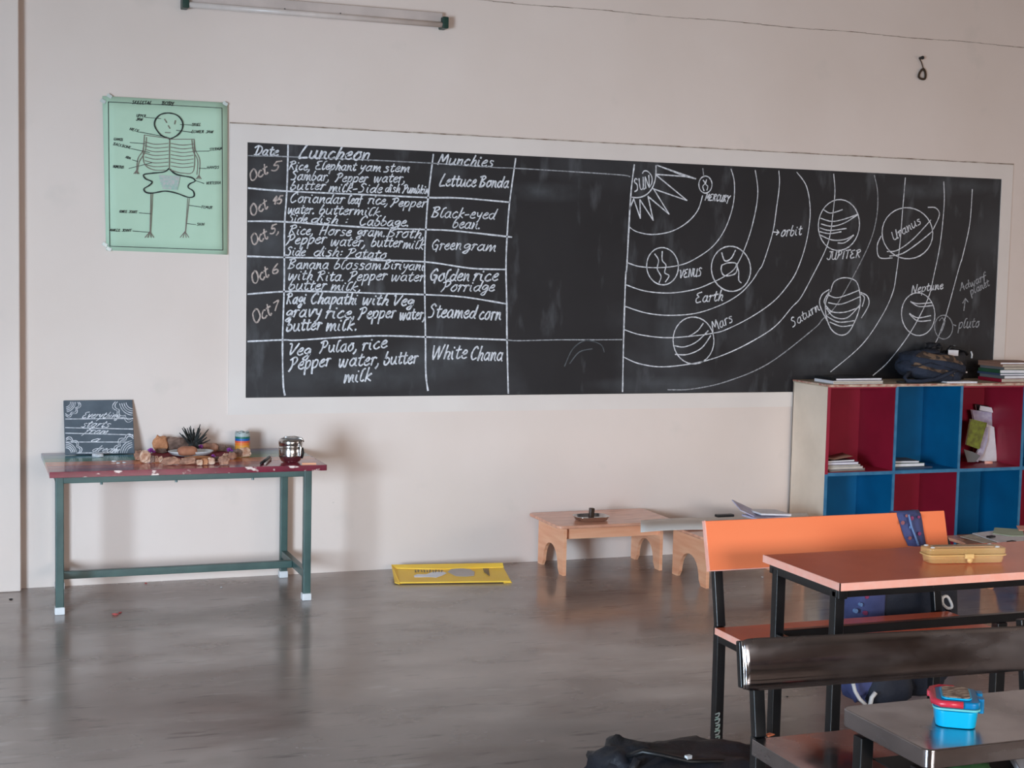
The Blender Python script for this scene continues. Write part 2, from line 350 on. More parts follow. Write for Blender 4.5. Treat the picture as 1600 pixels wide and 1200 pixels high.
def text_strokes(txt,a,b,xh,slant=.12,jit=.35,rg=None):
    """strokes of txt running from a to b along its baseline, x-height xh (same unit as a, b)"""
    rg=rg or rnd; a=Vector(a); b=Vector(b); tot=sum(G[c][0]+1.2 for c in txt)-1.2
    ex=(b-a)/tot; n=Vector((ex.y,-ex.x)).normalized(); sc=xh/10; x=0; out=[]
    for c in txt:
        wd,st=G[c]
        for s_ in st.split('|') if st else []:
            pts=[]
            for q in s_.split(','):
                u,v=map(float,q.split()); u+=rg.uniform(-jit,jit); v+=rg.uniform(-jit,jit)*1.2
                pts.append(a+ex*(x+u+v*slant*2)+n*v*sc)
            out.append(cr(pts,3))
        x+=wd+1.2
    return out
def ribbons(strokes, to3, width, nrm, off=.0012, rg=None):
    """flat ribbons lying on a surface. to3 maps 2-D points to 3-D"""
    mb=MB(); nrm=Vector(nrm).normalized(); k=0
    parts=[]
    for st in strokes:
        if len(st)<2: continue
        cur=[Vector(st[0]),Vector(st[1])]
        for i in range(2,len(st)):
            a=cur[-1]-cur[-2]; b=Vector(st[i])-cur[-1]
            if a.length>1e-6 and b.length>1e-6 and a.dot(b)<.25*a.length*b.length: parts.append(cur); cur=[cur[-1],Vector(st[i])]
            else: cur.append(Vector(st[i]))
        parts.append(cur)
    for st in parts:
        P=[to3(p[0],p[1]) for p in st]; Q=[P[0]]
        for p in P[1:]:
            if (p-Q[-1]).length>width*.12: Q.append(p)
        if len(Q)<2: Q.append(Q[0]+Vector((width*.5,0,0)))
        base=len(mb.v); k+=1; n=len(Q)
        for i,p in enumerate(Q):
            d=(Q[min(i+1,n-1)]-Q[max(i-1,0)])
            d=d.normalized() if d.length>1e-9 else Vector((1,0,0))
            sd=d.cross(nrm).normalized()
            wv=width*.5*(1+.35*noise.noise(p*40))
            e=-d*wv*.6 if i==0 else (d*wv*.6 if i==n-1 else Vector((0,0,0)))
            q=p+nrm*(off+.00006*(k%7))+e
            mb.v+= [q-sd*wv,q+sd*wv]
        for i in range(n-1): mb.f.append((base+2*i,base+2*i+1,base+2*i+3,base+2*i+2))
    return mb
def ell(cx,cy,rx,ry,a0=0,a1=360,rot=0,n=30,wob=.02):
    out=[]; s0=rnd.uniform(0,9)
    for i in range(n+1):
        a=math.radians(a0+(a1-a0)*i/n); k=1+wob*math.sin(a*2+s0)
        x,y=rx*k*math.cos(a),ry*k*math.sin(a); r=math.radians(rot)
        out.append(Vector((cx+x*math.cos(r)-y*math.sin(r),cy+x*math.sin(r)+y*math.cos(r))))
    return out

# ================================================================== SETTING
XL,XR,YB,ZC=-3.0,9.0,-4.0,3.7
def st(name,mb,m,**k): return mb.build(name,m,kind='structure',**k)
st('floor', MB().box((XL-.2,YB-.2,-.1),(XR+.2,WALL_Y+.2,0)), 'floor')
st('ceiling', MB().box((XL-.2,YB-.2,ZC),(XR+.2,WALL_Y+.2,ZC+.1)), 'ceiling')
# back wall
bx0,bx1,bz0,bz1=1.37,5.89,.908,2.174
mb=MB().box((XL-.2,WALL_Y,0),(XR+.2,WALL_Y+.2,ZC))
st('wall_back',mb,'wall')
# left wall with the doorway, right and rear walls with window openings
mb=MB().box((XL-.2,YB-.2,0),(XL,-.5,ZC)).box((XL-.2,1.7,0),(XL,WALL_Y,ZC)).box((XL-.2,-.5,2.2),(XL,1.7,ZC)); st('wall_left',mb,'wall')
mb=MB().box((XR,YB-.2,0),(XR+.2,.75,ZC)).box((XR,4.25,0),(XR+.2,WALL_Y,ZC)).box((XR,.75,0),(XR+.2,4.25,1.1)).box((XR,.75,2.5),(XR+.2,4.25,ZC)); st('wall_right',mb,'wall')
mb=MB().box((XL,YB-.2,0),(.8,YB,ZC)).box((4.8,YB-.2,0),(XR,YB,ZC)).box((.8,YB-.2,0),(4.8,YB,1.05)).box((.8,YB-.2,2.35),(4.8,YB,ZC)); st('wall_rear',mb,'wall')
# pilaster at the left end of the back wall
st('wall_pilaster',MB().box((-.35,WALL_Y-.075,0),(.297,WALL_Y+.01,ZC)),'wall',bevel=.008)
# raised plaster border round the chalkboard (8 mm proud), built as four strips
fx0,fx1,fz0,fz1=1.283,5.97,.824,2.262
mb=MB()
yp=WALL_Y-.009
mb.box((fx0,yp,fz0),(fx1,WALL_Y+.004,bz0)).box((fx0,yp,bz1),(fx1,WALL_Y+.004,fz1)).box((fx0,yp,bz0),(bx0,WALL_Y+.004,bz1)).box((bx1,yp,bz0),(bx1+.08,WALL_Y+.004,bz1))
st('trim_1',mb,'panel')
# dirty shadow-gap along the top of that border, and the joint below the lintel
mb=MB(); n=40
for i in range(n):
    x0=fx0+(fx1-fx0)*i/n; x1=fx0+(fx1-fx0)*(i+1)/n; h=.0035+.003*rnd.random()
    mb.box((x0,yp-.0012,fz1-.0005),(x1,yp+.006,fz1+h))
st('trim_2',mb,'crack')
mb=MB(); n=60; x0,z0,x1,z1=.6,2.962,7.4,2.962
for i in range(n):
    a=x0+(x1-x0)*i/n; b=x0+(x1-x0)*(i+1)/n; h=.002+.002*rnd.random(); dz=.003*math.sin(i*.9)
    mb.box((a,WALL_Y-.004,2.960+dz),(b,WALL_Y+.002,2.960+dz+h))
st('trim_3',mb,'crack')

# ================================================================== CHALKBOARD
board=thing('blackboard',((bx0+bx1)/2,WALL_Y-.004,bz0),'long black chalkboard set in the wall, lunch timetable left and solar system chalked right','chalkboard')
BY=WALL_Y-.004
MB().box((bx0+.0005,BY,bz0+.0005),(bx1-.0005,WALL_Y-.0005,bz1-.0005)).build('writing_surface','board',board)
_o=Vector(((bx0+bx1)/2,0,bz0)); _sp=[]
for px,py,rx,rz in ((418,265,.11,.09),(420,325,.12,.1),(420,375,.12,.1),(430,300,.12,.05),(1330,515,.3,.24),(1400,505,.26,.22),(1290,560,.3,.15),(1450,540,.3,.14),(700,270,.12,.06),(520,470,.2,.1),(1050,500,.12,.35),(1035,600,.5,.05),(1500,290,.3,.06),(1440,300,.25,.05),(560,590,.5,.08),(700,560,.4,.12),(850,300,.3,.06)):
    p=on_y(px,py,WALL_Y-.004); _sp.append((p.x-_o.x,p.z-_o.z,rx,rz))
add_spots(MT['board'],_sp,(98,102,106),.30)  # chalk smears, with the bluish light along the board's bottom painted in
def mk(ox,oy,s): return lambda x,y:(ox+x/s,oy+y/s)
A=mk(380,215,5.852); B=mk(580,225,6.152); C=mk(380,400,5.4545); D=mk(580,400,5.4565)
E=mk(960,240,5.161); F=mk(960,420,5.161); Gf=mk(1250,260,5.); H=mk(1220,420,4.4444); Pz=lambda x,y:(x,y)
def wb(px,py): return on_y(px,py,BY)
NB=(0,-1,0)
def chalk(name,strokes,m='chalk',width=.0085,label=None):
    ribbons(strokes,wb,width,NB).build(name,m,board,label=label)
def L(fr,*pts,smooth=True): 
    p=[Vector(fr(*q)) for q in pts]; return cr(p,5) if smooth and len(p)>2 else p
# ruled table
lines=[
 [A(410,70),A(399,480),A(378,790),C(350,30),C(348,300),C(335,720),C(340,1080),C(355,1185)],
 [B(597,100),B(548,500),B(525,810),B(512,1190),D(462,690),D(465,1000),D(483,1145)],
 [B(1388,140),B(1330,560),B(1305,890),B(1295,1190),D(1155,400),D(1157,715),D(1168,1170)],
 [E(160,90),E(130,350),E(100,900),F(90,60),F(75,500),F(65,990)],
 [A(48,462),A(400,490),B(0,490),B(550,515),B(860,520),B(1330,560)],
 [A(45,765),A(375,770),B(0,805),B(520,822),B(800,835),B(1350,895)],
 [A(42,1085),A(380,1095),C(1145,25),D(0,35),D(460,50),D(850,105),D(1150,115)],
 [C(40,325),C(340,303),C(600,300),C(1145,318),D(470,330),D(790,350),D(1150,408)],
 [C(40,728),C(340,715),C(450,718),C(800,695),C(1145,680),D(460,690),D(1155,715)]]
for i,l in enumerate(lines): chalk('chalk_line',[cr([Vector(p) for p in l],5)],'chalk' if i!=3 else 'chalk',.0085)
chalk('chalk_line',[cr([Vector(p) for p in (A(45,165),A(410,175),B(0,155),B(590,185))],4),cr([Vector(p) for p in (B(590,185),B(1170,225),B(1415,235),E(0,168),E(125,186))],4)],'faint_chalk',.006)
chalk('chalk_line',[cr([Vector(p) for p in (D(1155,715),D(1255,722),(870,531),(920,531),F(60,571))],4)],'faint_chalk',.006)
W=[ # text, start, end, x-height px, (width)
('Luncheon',A(500,187),A(1150,207),12,.0092),('Munchies',B(640,192),B(1165,218),9.5,.0085),('Date',A(95,158),A(315,165),8.5,.0075),
('Rice,',A(410,290),A(610,300),8),('Elephant',A(655,288),A(1025,302),8),('yam',(561,266),(594,268),8),('stem',B(115,265),B(360,270),8),
('Sambar,',A(430,385),A(785,395),8.5),('Pepper',A(840,402),A(1130,408),8),('water,',B(15,365),B(325,370),8.5),
('butter',A(425,478),A(740,475),8),('milk-Side',(513,299),(596,301),8),('dish',B(130,460),B(270,465),7.5),('Pumbkin',B(300,467),B(548,477),7.5),
('Coriandar',A(420,592),A(915,602),9),('leaf',A(955,603),A(1080,605),8),('rice,',(574,318),(606,320),8.5),('Pepper',B(185,600),B(520,605),8),
('water.',A(400,692),A(650,698),8.5),('butter',A(690,698),A(1000,705),8.5),('milk.',(552,335),(598,338),8),
('Side',A(405,772),A(580,777),7.5),('dish',A(615,777),A(860,785),7.5),(':',A(925,785),A(955,786),8),('Cabbage.',(560,352),(639,353.5),8.5),
('Rice,',A(410,882),A(640,890),8.5),('Horse',A(690,887),A(980,898),8.5),('gram.',(557,368),(602,370),8.5),('Broth,',B(140,890),B(510,908),9),
('Pepper',A(390,978),A(750,965),9),('water,',A(790,985),A(1115,995),9),('butter',(579,385),(627,386),9),('milk',B(300,1000),B(500,1012),8.5),
('Side',A(385,1075),A(560,1080),8),('dish:',A(640,1080),A(905,1085),8.5),('Potato',(541,402),(602,404.5),8.5),
('Banana',C(375,108),C(720,110),9),('blossom',(521,420),(594,421),9),('Biriyani',D(95,108),D(445,122),8.5),
('with',C(375,200),C(585,202),9),('Rita.',C(620,210),C(860,212),9),('Pepper',(544,439),(603,437),9),('water',D(160,210),D(445,215),9),
('butter',C(380,287),C(700,287),9),('milk,',C(740,290),C(1000,298),8.5),
('Ragi',C(360,408),C(530,405),10),('Chapathi',C(570,405),C(965,410),10),('with',(564,475),(605,477),10),('Veg',D(175,420),D(355,425),10),
('gravy',C(360,522),C(660,515),11),('rice,',C(695,528),C(955,530),11),('Pepper',(560,498),(617,496),10.5),('water,',D(235,540),D(458,540),10.5),
('butter',C(365,640),C(660,628),11),('milk.',C(700,637),C(975,632),11),
('Veg',C(375,842),C(565,850),11.5),('Pulao,',C(650,825),C(970,805),11),('rice',(565,548),(604,543),11),
('Pepper',C(390,975),C(740,935),11.5),('water,',(527,573),(593,570),12),('butter',D(105,925),D(390,915),11.5),('milk',C(855,1080),C(1090,1062),12),
('Lettuce',B(650,402),B(1000,410),10.5),('Bonda',B(1030,412),B(1315,418),10),
('Black-eyed',B(570,702),B(1185,722),9.5),('bean.',B(775,803),B(1050,815),9),
('Green',B(570,1020),B(860,1012),9.5),('gram',B(880,1015),B(1190,1032),9.5),
('Golden',D(490,212),D(830,212),11),('rice',D(865,212),D(1075,212),11),('Porridge',D(595,300),D(1045,300),9.5),
('Steamed',D(480,520),D(885,532),12),('corn',D(915,542),D(1100,542),12),('White',D(505,880),D(810,875),13),('Chana',D(840,885),D(1115,892),12.5)]
for t in W:
    chalk('chalk_word',text_strokes(t[0],t[1],t[2],t[3]),'chalk',t[4] if len(t)>4 else (.0066 if t[3]<9.6 else .0082))
for t,a,b,h,t2,a2,b2,h2 in (('Oct',A(70,402),A(225,330),10,'5',A(255,305),A(330,300),9),('Oct',A(75,718),A(225,645),10,'45',A(265,605),A(350,605),8),
    ('Oct',A(85,985),A(225,920),10,'5,',A(245,880),A(330,868),8.5),('Oct',C(85,240),C(220,175),11,'6',C(240,155),C(300,145),9),('Oct',C(95,575),C(245,500),12,'7',C(250,475),C(305,455),9)):
    chalk('chalk_date',text_strokes(t,a,b,h)+text_strokes(t2,a2,b2,h2),'pink_chalk',.0075)
# sun
sun=[L(E,(335,95),(330,200),(300,285),(250,335),(190,355),(130,350)),L(E,(225,160),(240,140),(270,145),(300,185),(300,240),(280,272))]
for z in ([(345,95),(575,185),(330,167)],[(345,95),(655,203)],[(575,185),(655,203)],[(335,172),(585,378),(310,283)],[(315,285),(440,488),(270,345)],[(270,345),(312,538),(205,372)],[(205,372),(208,522),(155,365)],[(155,365),(120,450)]):
    for p,q in zip(z,z[1:]): sun.append([Vector(E(*p)),Vector(E(*q))])
sun+=text_strokes('SUN',E(160,305),E(290,270),11)
chalk('chalk_sun',sun,'chalk',.0065)
orbits=[
 ([E(118,590),E(180,630),E(300,652),E(450,630),E(580,560),E(670,460),E(710,340)],'chalk'),([E(720,190),E(712,120)],'faint_chalk'),
 ([E(940,125),E(965,220),E(965,350),E(940,480),E(880,630),E(780,760),E(620,865),E(500,905),E(350,920),E(200,910),E(100,878)],'chalk'),
 ([E(1135,135),E(1155,280),E(1145,420),E(1100,620),E(1040,790),E(985,900),F(950,18),F(880,65),F(790,110),F(650,165),F(450,195),F(250,180),F(95,130)],'chalk'),
 ([E(1325,140),E(1330,250),E(1305,450),E(1275,640),E(1200,880),F(1165,10),F(1100,110),F(1000,210),F(850,295),F(650,360),F(430,375),F(250,355),F(92,305)],'chalk'),
 ([E(1470,150),E(1550,270),E(1578,480),E(1545,720),F(1475,5),F(1400,130),F(1280,265),F(1100,390),F(900,490),F(790,520),F(600,545),F(400,555),F(200,530),F(78,490)],'chalk'),
 ([Gf(262,60),Gf(272,200),Gf(255,380),Gf(235,530),Gf(195,660),Gf(100,850),(1251,465),F(1430,310),F(1320,440),F(1195,535),F(950,665),F(700,750),F(400,790),F(200,765),F(70,710)],'chalk'),
 ([Gf(580,70),Gf(605,200),Gf(600,380),Gf(550,580),Gf(420,850),H(380,260),H(290,350),F(1600,490),F(1240,765),F(900,910),F(620,970),F(430,975)],'faint_chalk'),
 ([Gf(822,90),Gf(800,350),Gf(780,600),Gf(750,850),H(775,170),H(700,330),H(560,530),H(345,715)],'chalk'),
 ([Gf(1122,120),Gf(1125,300),Gf(1095,600),Gf(1045,850),H(1020,210),H(900,440),H(750,640),H(640,740)],'chalk'),
 ([Gf(1345,180),Gf(1325,450),Gf(1270,700),H(1235,0),H(1150,310),H(1090,480),H(1055,535)],'chalk')]
for p,m in orbits: chalk('chalk_orbit',[cr([Vector(q) for q in p],6) if len(p)>2 else [Vector(q) for q in p]],m,.006)
def EL(fr,s,cx,cy,rx,ry,**k): x,y=fr(cx,cy); return ell(x,y,rx/s,ry/s,**k)
chalk('chalk_planet',[EL(E,5.161,733,250,52,70),L(E,(715,215),(730,240),(712,265),(722,300)),L(E,(742,210),(735,245),(752,265),(745,295))]+text_strokes('MERCURY',E(730,375),E(925,390),6.2),'chalk',.0065)
chalk('chalk_planet',[ell(1035,416,24.5,29.5),L(E,(325,810),(355,860),(345,930),(375,990),(360,1040)),L(E,(385,790),(385,860),(415,900),(405,960),(440,985),(410,1035))]+text_strokes('VENUS',(1061,434),(1096,431),7.5),'chalk',.0065)
chalk('chalk_planet',[ell(1142,420,30.5,35.5),L(E,(865,800),(890,865),(940,845),(975,780)),L(E,(865,900),(920,880),(985,890),(980,960),(925,985),(880,980),(860,940),(865,900)),L(Pz,(1150,414),(1154,424),(1154,437),(1158,442))]+text_strokes('Earth',F(650,272),F(872,255),9.5),'chalk',.007)
chalk('chalk_planet',[EL(F,5.161,637,578,162,193),L(F,(600,545),(670,500),(715,440)),L(F,(485,620),(560,630),(660,590),(755,500)),L(F,(490,690),(590,690),(700,640),(775,540))]+text_strokes('Mars',F(795,505),F(955,425),9),'chalk',.0065)
chalk('chalk_planet',[EL(Gf,5,303,458,162,198)]+[L(Gf,*q) for q in ([(185,340),(240,365),(330,338)],[(160,405),(250,430),(350,410),(448,375)],[(165,450),(250,468),(350,440),(448,378)],[(155,480),(230,500),(360,485)],[(155,510),(230,525),(320,510)],[(155,535),(250,575),(350,570),(418,535)],[(295,598),(350,595),(418,540)])]+text_strokes('JUPITER',Gf(210,728),Gf(470,712),7.5),'chalk',.0065)
chalk('chalk_planet',[EL(Gf,5,838,522,195,203),L(Gf,(1000,320),(1060,325),(1088,380),(1040,490)),L(Gf,(632,545),(602,620),(620,712),(720,715)),L(Gf,(680,665),(760,655),(880,570),(1020,420)),L(Gf,(700,700),(800,680),(920,600),(1035,505))]+text_strokes('Uranus',Gf(730,580),Gf(945,445),8),'chalk',.0065)
chalk('chalk_planet',[L(H,(345,160),(370,90),(440,62),(520,85),(548,170),(548,260),(520,350),(470,440),(410,460),(350,420),(315,330),(310,240),(335,170))]+[L(H,*q) for q in ([(335,185),(400,200),(540,150)],[(330,235),(420,245),(545,195)],[(320,270),(360,300),(450,300),(545,265)],[(315,275),(370,335),(460,340),(550,250)],[(320,330),(400,370),(510,360)],[(340,370),(420,400),(500,390)],[(335,145),(285,180),(270,250),(320,360)],[(335,160),(300,230),(350,300)],[(555,165),(600,190),(610,250),(560,340)],[(555,175),(580,200),(565,260)])]+text_strokes('Saturn',H(78,408),H(270,285),8),'chalk',.0065)
chalk('chalk_planet',[EL(H,4.444,953,315,115,150)]+[L(H,*q) for q in ([(900,228),(950,242),(1045,235)],[(905,232),(960,262),(1050,255)],[(893,310),(950,340),(1040,325)],[(893,315),(950,362),(1040,358)])]+text_strokes('Neptune',H(905,168),H(1125,138),7),'chalk',.0065)
chalk('chalk_planet',[EL(H,4.444,1130,405,62,84),L(H,(1100,360),(1120,340),(1132,365),(1120,410),(1105,445)),L(H,(1110,445),(1130,400),(1140,360)),L(H,(1190,385),(1215,395))]+text_strokes('pluto',H(1232,412),H(1375,405),9)+text_strokes('Adwarf',H(1248,155),H(1425,75),6.5)+text_strokes('planet',H(1320,182),H(1450,115),6.5)+[L(H,(1270,290),(1280,210)),L(H,(1262,238),(1280,208)),L(H,(1280,208),(1300,230))],'faint_chalk',.0065)
chalk('chalk_word',text_strokes('orbit',E(1340,668),E(1505,655),9)+[L(E,(1283,632),(1325,636)),L(E,(1310,615),(1325,636)),L(E,(1325,636),(1305,655))],'chalk',.007)
chalk('chalk_arc',[L(Pz,(882,572),(895,545),(915,532),(938,538),(944,550)),L(Pz,(890,568),(905,550),(925,545))],'smudge',.006)

# ================================================================== SKELETON POSTER
P_=mk(150,140,4.4444)
poster=thing('wall_poster',(.98,WALL_Y,1.62),'mint green paper poster with hand drawn labelled skeleton taped left of the chalkboard','poster')
mb=MB(); c=[(160,150),(355.5,160.5),(355.5,398),(166,391)]; n=10; rows=10; grid=[]
for j in range(rows+1):
    for i in range(n+1):
        s_,t_=i/n,j/rows
        px=(1-s_)*((1-t_)*c[0][0]+t_*c[3][0])+s_*((1-t_)*c[1][0]+t_*c[2][0]); py=(1-s_)*((1-t_)*c[0][1]+t_*c[3][1])+s_*((1-t_)*c[1][1]+t_*c[2][1])
        y=WALL_Y-.014-.003*math.sin(s_*7+t_*3); p=on_y(px,py,y); grid.append(p)
mb.v=[Vector(p) for p in grid]; mb.f=[(j*(n+1)+i,j*(n+1)+i+1,(j+1)*(n+1)+i+1,(j+1)*(n+1)+i) for j in range(rows) for i in range(n)]
sheet=mb.build('sheet','poster',poster,smooth=True); sm=sheet.modifiers.new('s','SOLIDIFY'); sm.thickness=.0008
wp=lambda x,y:on_y(x,y,WALL_Y-.0185)
def ink(name,strokes,m='ink',w_=.0035): ribbons(strokes,wp,w_,NB,off=.0004).build(name,m,poster)
ink('border',[[Vector(P_(*p)) for p in q] for q in ([(85,85),(875,128)],[(875,128),(880,1115)],[(880,1115),(95,1088)],[(95,1088),(85,85)])],w_=.003)
ink('title_lettering',text_strokes('SKELETAL',P_(250,98),P_(385,103),2.9,.05)+text_strokes('BODY',P_(455,103),P_(540,108),2.9,.05),w_=.003)
sk=[L(P_,(505,340),(450,315),(410,260),(410,215),(445,175),(505,163),(565,180),(600,225),(595,280),(560,320),(510,345))]
sk+=[L(P_,(505,550),(470,572),(380,582),(330,592),(345,620),(388,640),(370,665),(332,690),(350,715),(400,718),(480,705),(560,720),(640,748),(680,740),(675,705),(640,680),(650,655),(688,635),(660,610),(560,590),(515,555))]
ink('outline_drawing',sk,w_=.0065)
br=[[(510,340),(508,550)],[(335,315),(505,340)],[(515,345),(680,345)],[(335,315),(325,420),(290,480),(282,560)],[(350,330),(340,430),(300,500),(288,560)],[(680,345),(690,420),(720,490),(715,600)],[(665,350),(675,430),(705,490),(700,590)]]
for k in range(7):
    y=372+k*26; br.append([(340,y-8),(410,y+8),(500,y+2)]); br.append([(520,y+2),(600,y+14),(675,y+6)])
br+=[[(335,330),(330,500),(390,555),(480,560)],[(680,350),(678,560),(600,580),(520,560)],[(380,722),(374,990)],[(392,722),(386,850),(378,990)],[(636,755),(620,990)],[(648,755),(632,900),(622,990)]]
for x0,y0,dx in ((374,985,1),(618,985,1),(282,560,.6),(715,595,.6)):
    for d in (-34,-14,8,26): br.append([(x0,y0),(x0+d*dx,y0+42*dx)])
for nm_,sel in (('ribcage_drawing',br[:1]+br[1:3]+br[7:23]),('left_arm_drawing',br[3:5]),('right_arm_drawing',br[5:7]),('left_leg_drawing',br[23:25]),('right_leg_drawing',br[25:27]),('hand_foot_drawing',br[27:])): ink(nm_,[L(P_,*q) for q in sel],'pencil',.0035)
ink('face_drawing',[L(P_,(475,205),(490,230)),L(P_,(550,215),(545,240)),L(P_,(500,250),(512,270)),L(P_,(480,298),(515,300))],'pencil',.004)
ink('erased_patch',[L(P_,(440+i*4,600+i*14),(580-i*3,606+i*14)) for i in range(7)],'eraser',.009)
lab=[('UPPER',280,188,345,193,3),('JAW',278,214,322,217,3),('SKULL',665,252,725,252,3),('LOWER JAW',662,300,812,303,3),('NECK',232,280,296,296,3),('CLAVICLE',122,350,186,356,2.6),('BACKBONE',118,384,240,412,3),('ARM',204,474,236,486,2.6),('HUMERUS',118,542,192,548,3),
 ('STERNUM',788,425,876,418,3),('HANDS',770,550,855,548,3),('VERTEBRA',765,658,865,656,3),('KNEE JOINT',163,854,285,858,2.8),('FEMUR',730,824,808,828,3),('SHIN',700,944,752,944,3),('ANKLE JOINT',95,984,245,986,2.8)]
for t,x0,y0,x1,y1,h in lab: ink('label_lettering',text_strokes(t,P_(x0,y0),P_(x1,y1),h*.8,.05,.4),w_=.0024)
ld=[[(345,193),(450,202)],[(665,246),(585,243)],[(660,296),(558,283)],[(300,294),(490,330)],[(236,368),(340,376)],[(244,410),(372,438)],[(252,488),(290,500)],[(228,548),(388,508)],[(785,427),(680,428)],[(765,548),(715,546)],[(750,652),(680,628)],[(300,856),(382,863)],[(728,815),(645,804)],[(694,938),(630,930)],[(255,982),(375,992)]]
for q in ld: ink('leader_line',[[Vector(P_(*p)) for p in q]],w_=.0028)
for px,py in ((171,150),(161,158),(164,382),(170,389),(352,162)):
    q=on_y(px,py,WALL_Y-.02); MB().box((q.x-.012,q.y-.0006,q.z-.008),(q.x+.012,q.y+.0006,q.z+.008),RY(.5)).build('tape_piece','tape',poster)

# ================================================================== TUBE LIGHT, WALL HOOK
a=on_y(284,3,WALL_Y-.05); b=on_y(698,39,WALL_Y-.05)
tl=thing('tube_light',((a.x+b.x)/2,WALL_Y,a.z),'unlit fluorescent tube light with dark green end caps high on the wall','light')
MB().box((a.x+.02,WALL_Y-.045,a.z+.0),(b.x-.02,WALL_Y,a.z+.052)).build('batten','batten',tl,bevel=.004)
MB().tube([(a.x+.02,WALL_Y-.062,a.z-.012),(b.x-.02,WALL_Y-.062,a.z-.012)],.014,16).build('glass_tube','tube',tl,smooth=True)
for x in (a.x,b.x-.03): MB().box((x,WALL_Y-.08,a.z-.03),(x+.032,WALL_Y-.002,a.z+.028)).build('end_cap','darkgreen',tl,bevel=.005)
for x in (a.x+.5,a.x+.78): MB().tube([(x,WALL_Y-.047,a.z+.006),(x,WALL_Y-.04,a.z+.006)],.004,8).build('screw','blackplastic',tl)
hk=thing('wall_hook',tuple(on_y(1437,91,WALL_Y)),'dark nail with a small brown string loop hanging high right of the chalkboard','hook')
q=on_y(1437,91,WALL_Y); MB().tube([(q.x,WALL_Y-.03,q.z),(q.x,WALL_Y+.01,q.z)],[.011,.006],8).build('nail','blackplastic',hk)
yy=WALL_Y-.012
MB().tube([tuple(on_y(*p,yy)) for p in ((1437,92),(1440,98),(1443,108))],.003,6).build('thread','string',hk)
MB().tube([tuple(on_y(p[0],p[1],yy)) for p in cr([(1442,108),(1438,112),(1435.5,119),(1439,123),(1445,123),(1446,115),(1444,109)],3,True)[:-1]],.0065,8,close=True).build('loop','string',hk,smooth=True)

# ================================================================== GREEN TABLE
tx0,tx1,ty0,ty1,TZ=.392,1.625,6.80,7.462,.652
tab=thing('rainbow_table',((tx0+tx1)/2,(ty0+ty1)/2,0),'long table with rainbow striped painted top on green metal legs against the wall','table')
tops=[('plumb',.10),('rosep',.10),('orangep',.13),('greenp',.12),('tealp',.12),('slate',.092)]
y=ty0+.004
for n,wd in tops:
    MB().box((tx0,y,TZ-.02),(tx1,min(y+wd,ty1)-.0015,TZ)).build('top_plank',n,tab,bevel=.001); y+=wd
MB().box((tx0,ty0-.004,TZ-.026),(tx1+.002,ty0+.004,TZ+.0005)).build('front_edging','maroon',tab,bevel=.001,label='chipped maroon front edging')
MB().box((tx1,ty0,TZ-.026),(tx1+.005,ty1,TZ)).build('side_edging','maroon',tab)
MB().box((tx0+.02,ty0+.03,TZ-.028),(tx1-.02,ty1-.01,TZ-.021)).build('underboard','rosep',tab)
lx0,lx1,ly0,ly1=.421,1.575,6.865,7.43; lw=.036
for x,yv in ((lx0,ly0),(lx1-lw,ly0),(lx0+.034,ly1-lw),(lx1-lw,ly1-lw)):
    lg=MB().box((x,yv,.012),(x+lw,yv+lw,TZ-.03)).build('leg','green',tab,bevel=.004)
    MB().box((x-.004,yv-.004,0),(x+lw+.004,yv+lw+.004,.034)).build('foot_cap','cap',lg,bevel=.004,label='white plastic foot cap')
fr=MB(); z0,z1=TZ-.062,TZ-.029
MB().box((lx0,ly0+.002,z0),(lx1,ly0+.032,z1)).build('top_rail','green',tab,bevel=.003)
MB().box((lx0,ly1-.032,z0),(lx1,ly1-.002,z1)).build('top_rail','green',tab,bevel=.003)
for x in (lx0+.002,lx1-.034): MB().box((x,ly0+lw,z0),(x+.032,ly1-lw,z1)).build('side_rail','green',tab,bevel=.003)
MB().box((lx1-lw+.004,ly0+lw,.104),(lx1,ly1-lw,.139)).build('side_stretcher','green',tab,bevel=.003)
MB().bar((lx0+lw/2+.002,ly0+lw-.004,.1215),(lx0+.034+lw/2,ly1-lw+.004,.1215),.03,.035).build('side_stretcher','green',tab,bevel=.003)
yc=(ly0+ly1)/2; MB().box((lx0+lw,yc-.016,.104),(lx1-lw+.004,yc+.016,.139)).build('long_stretcher','green',tab,bevel=.003)
for x in (.62,.95,1.3): MB().lathe([(.006,0),(.006,.012)],(x,ly0+.016,z0-.01),8).build('bolt','green',tab)

# ---- small chalkboard sign leaning on the wall
S_=mk(60,600,6.6667)
BL_=Vector(on_y(*S_(277,733),7.385)); z_bl=TZ+.002
yb,yt=7.375,7.455
bl=on_z(*S_(277,735),TZ+.001); br_=on_z(*S_(1002,735),TZ+.001)
yb=(bl.y+br_.y)/2; yb=min(yb,7.40)
wS=br_.x-bl.x
tp=on_y(*S_(275,178),7.462)
hS=tp.z-TZ; 
sx0,sx1=on_y(*S_(277,735),yb).x,on_y(*S_(1002,735),yb).x
pbot=Vector(((sx0+sx1)/2,yb,TZ+.002)); tilt=math.atan2(7.458-yb,hS); Ln=math.hypot(7.458-yb,hS)
Rt=RX(-tilt)
sg=thing('slate_sign',tuple(pbot),'square grey chalk sign lettered with dream motto leaning on the wall at left table end','sign')
MB().box((sx0,yb-.004,TZ+.003),(sx1,yb+.004,TZ+.003+Ln),Rt,pbot).build('slate_panel',mat('grey_slate',(92,101,110),.6,c2=(78,87,96),scale=9),sg,bevel=.003)
nS=Rt@Vector((0,-1,0)); pS=pbot+nS*.0045
ws=lambda x,y:on_plane(x,y,pS,nS)
ss=[[Vector(S_(*p)) for p in q] for q in ([(282,365),(985,360)],[(282,455),(985,470)],[(282,512),(985,530)],[(285,605),(935,605)],[(400,718),(830,718)])]
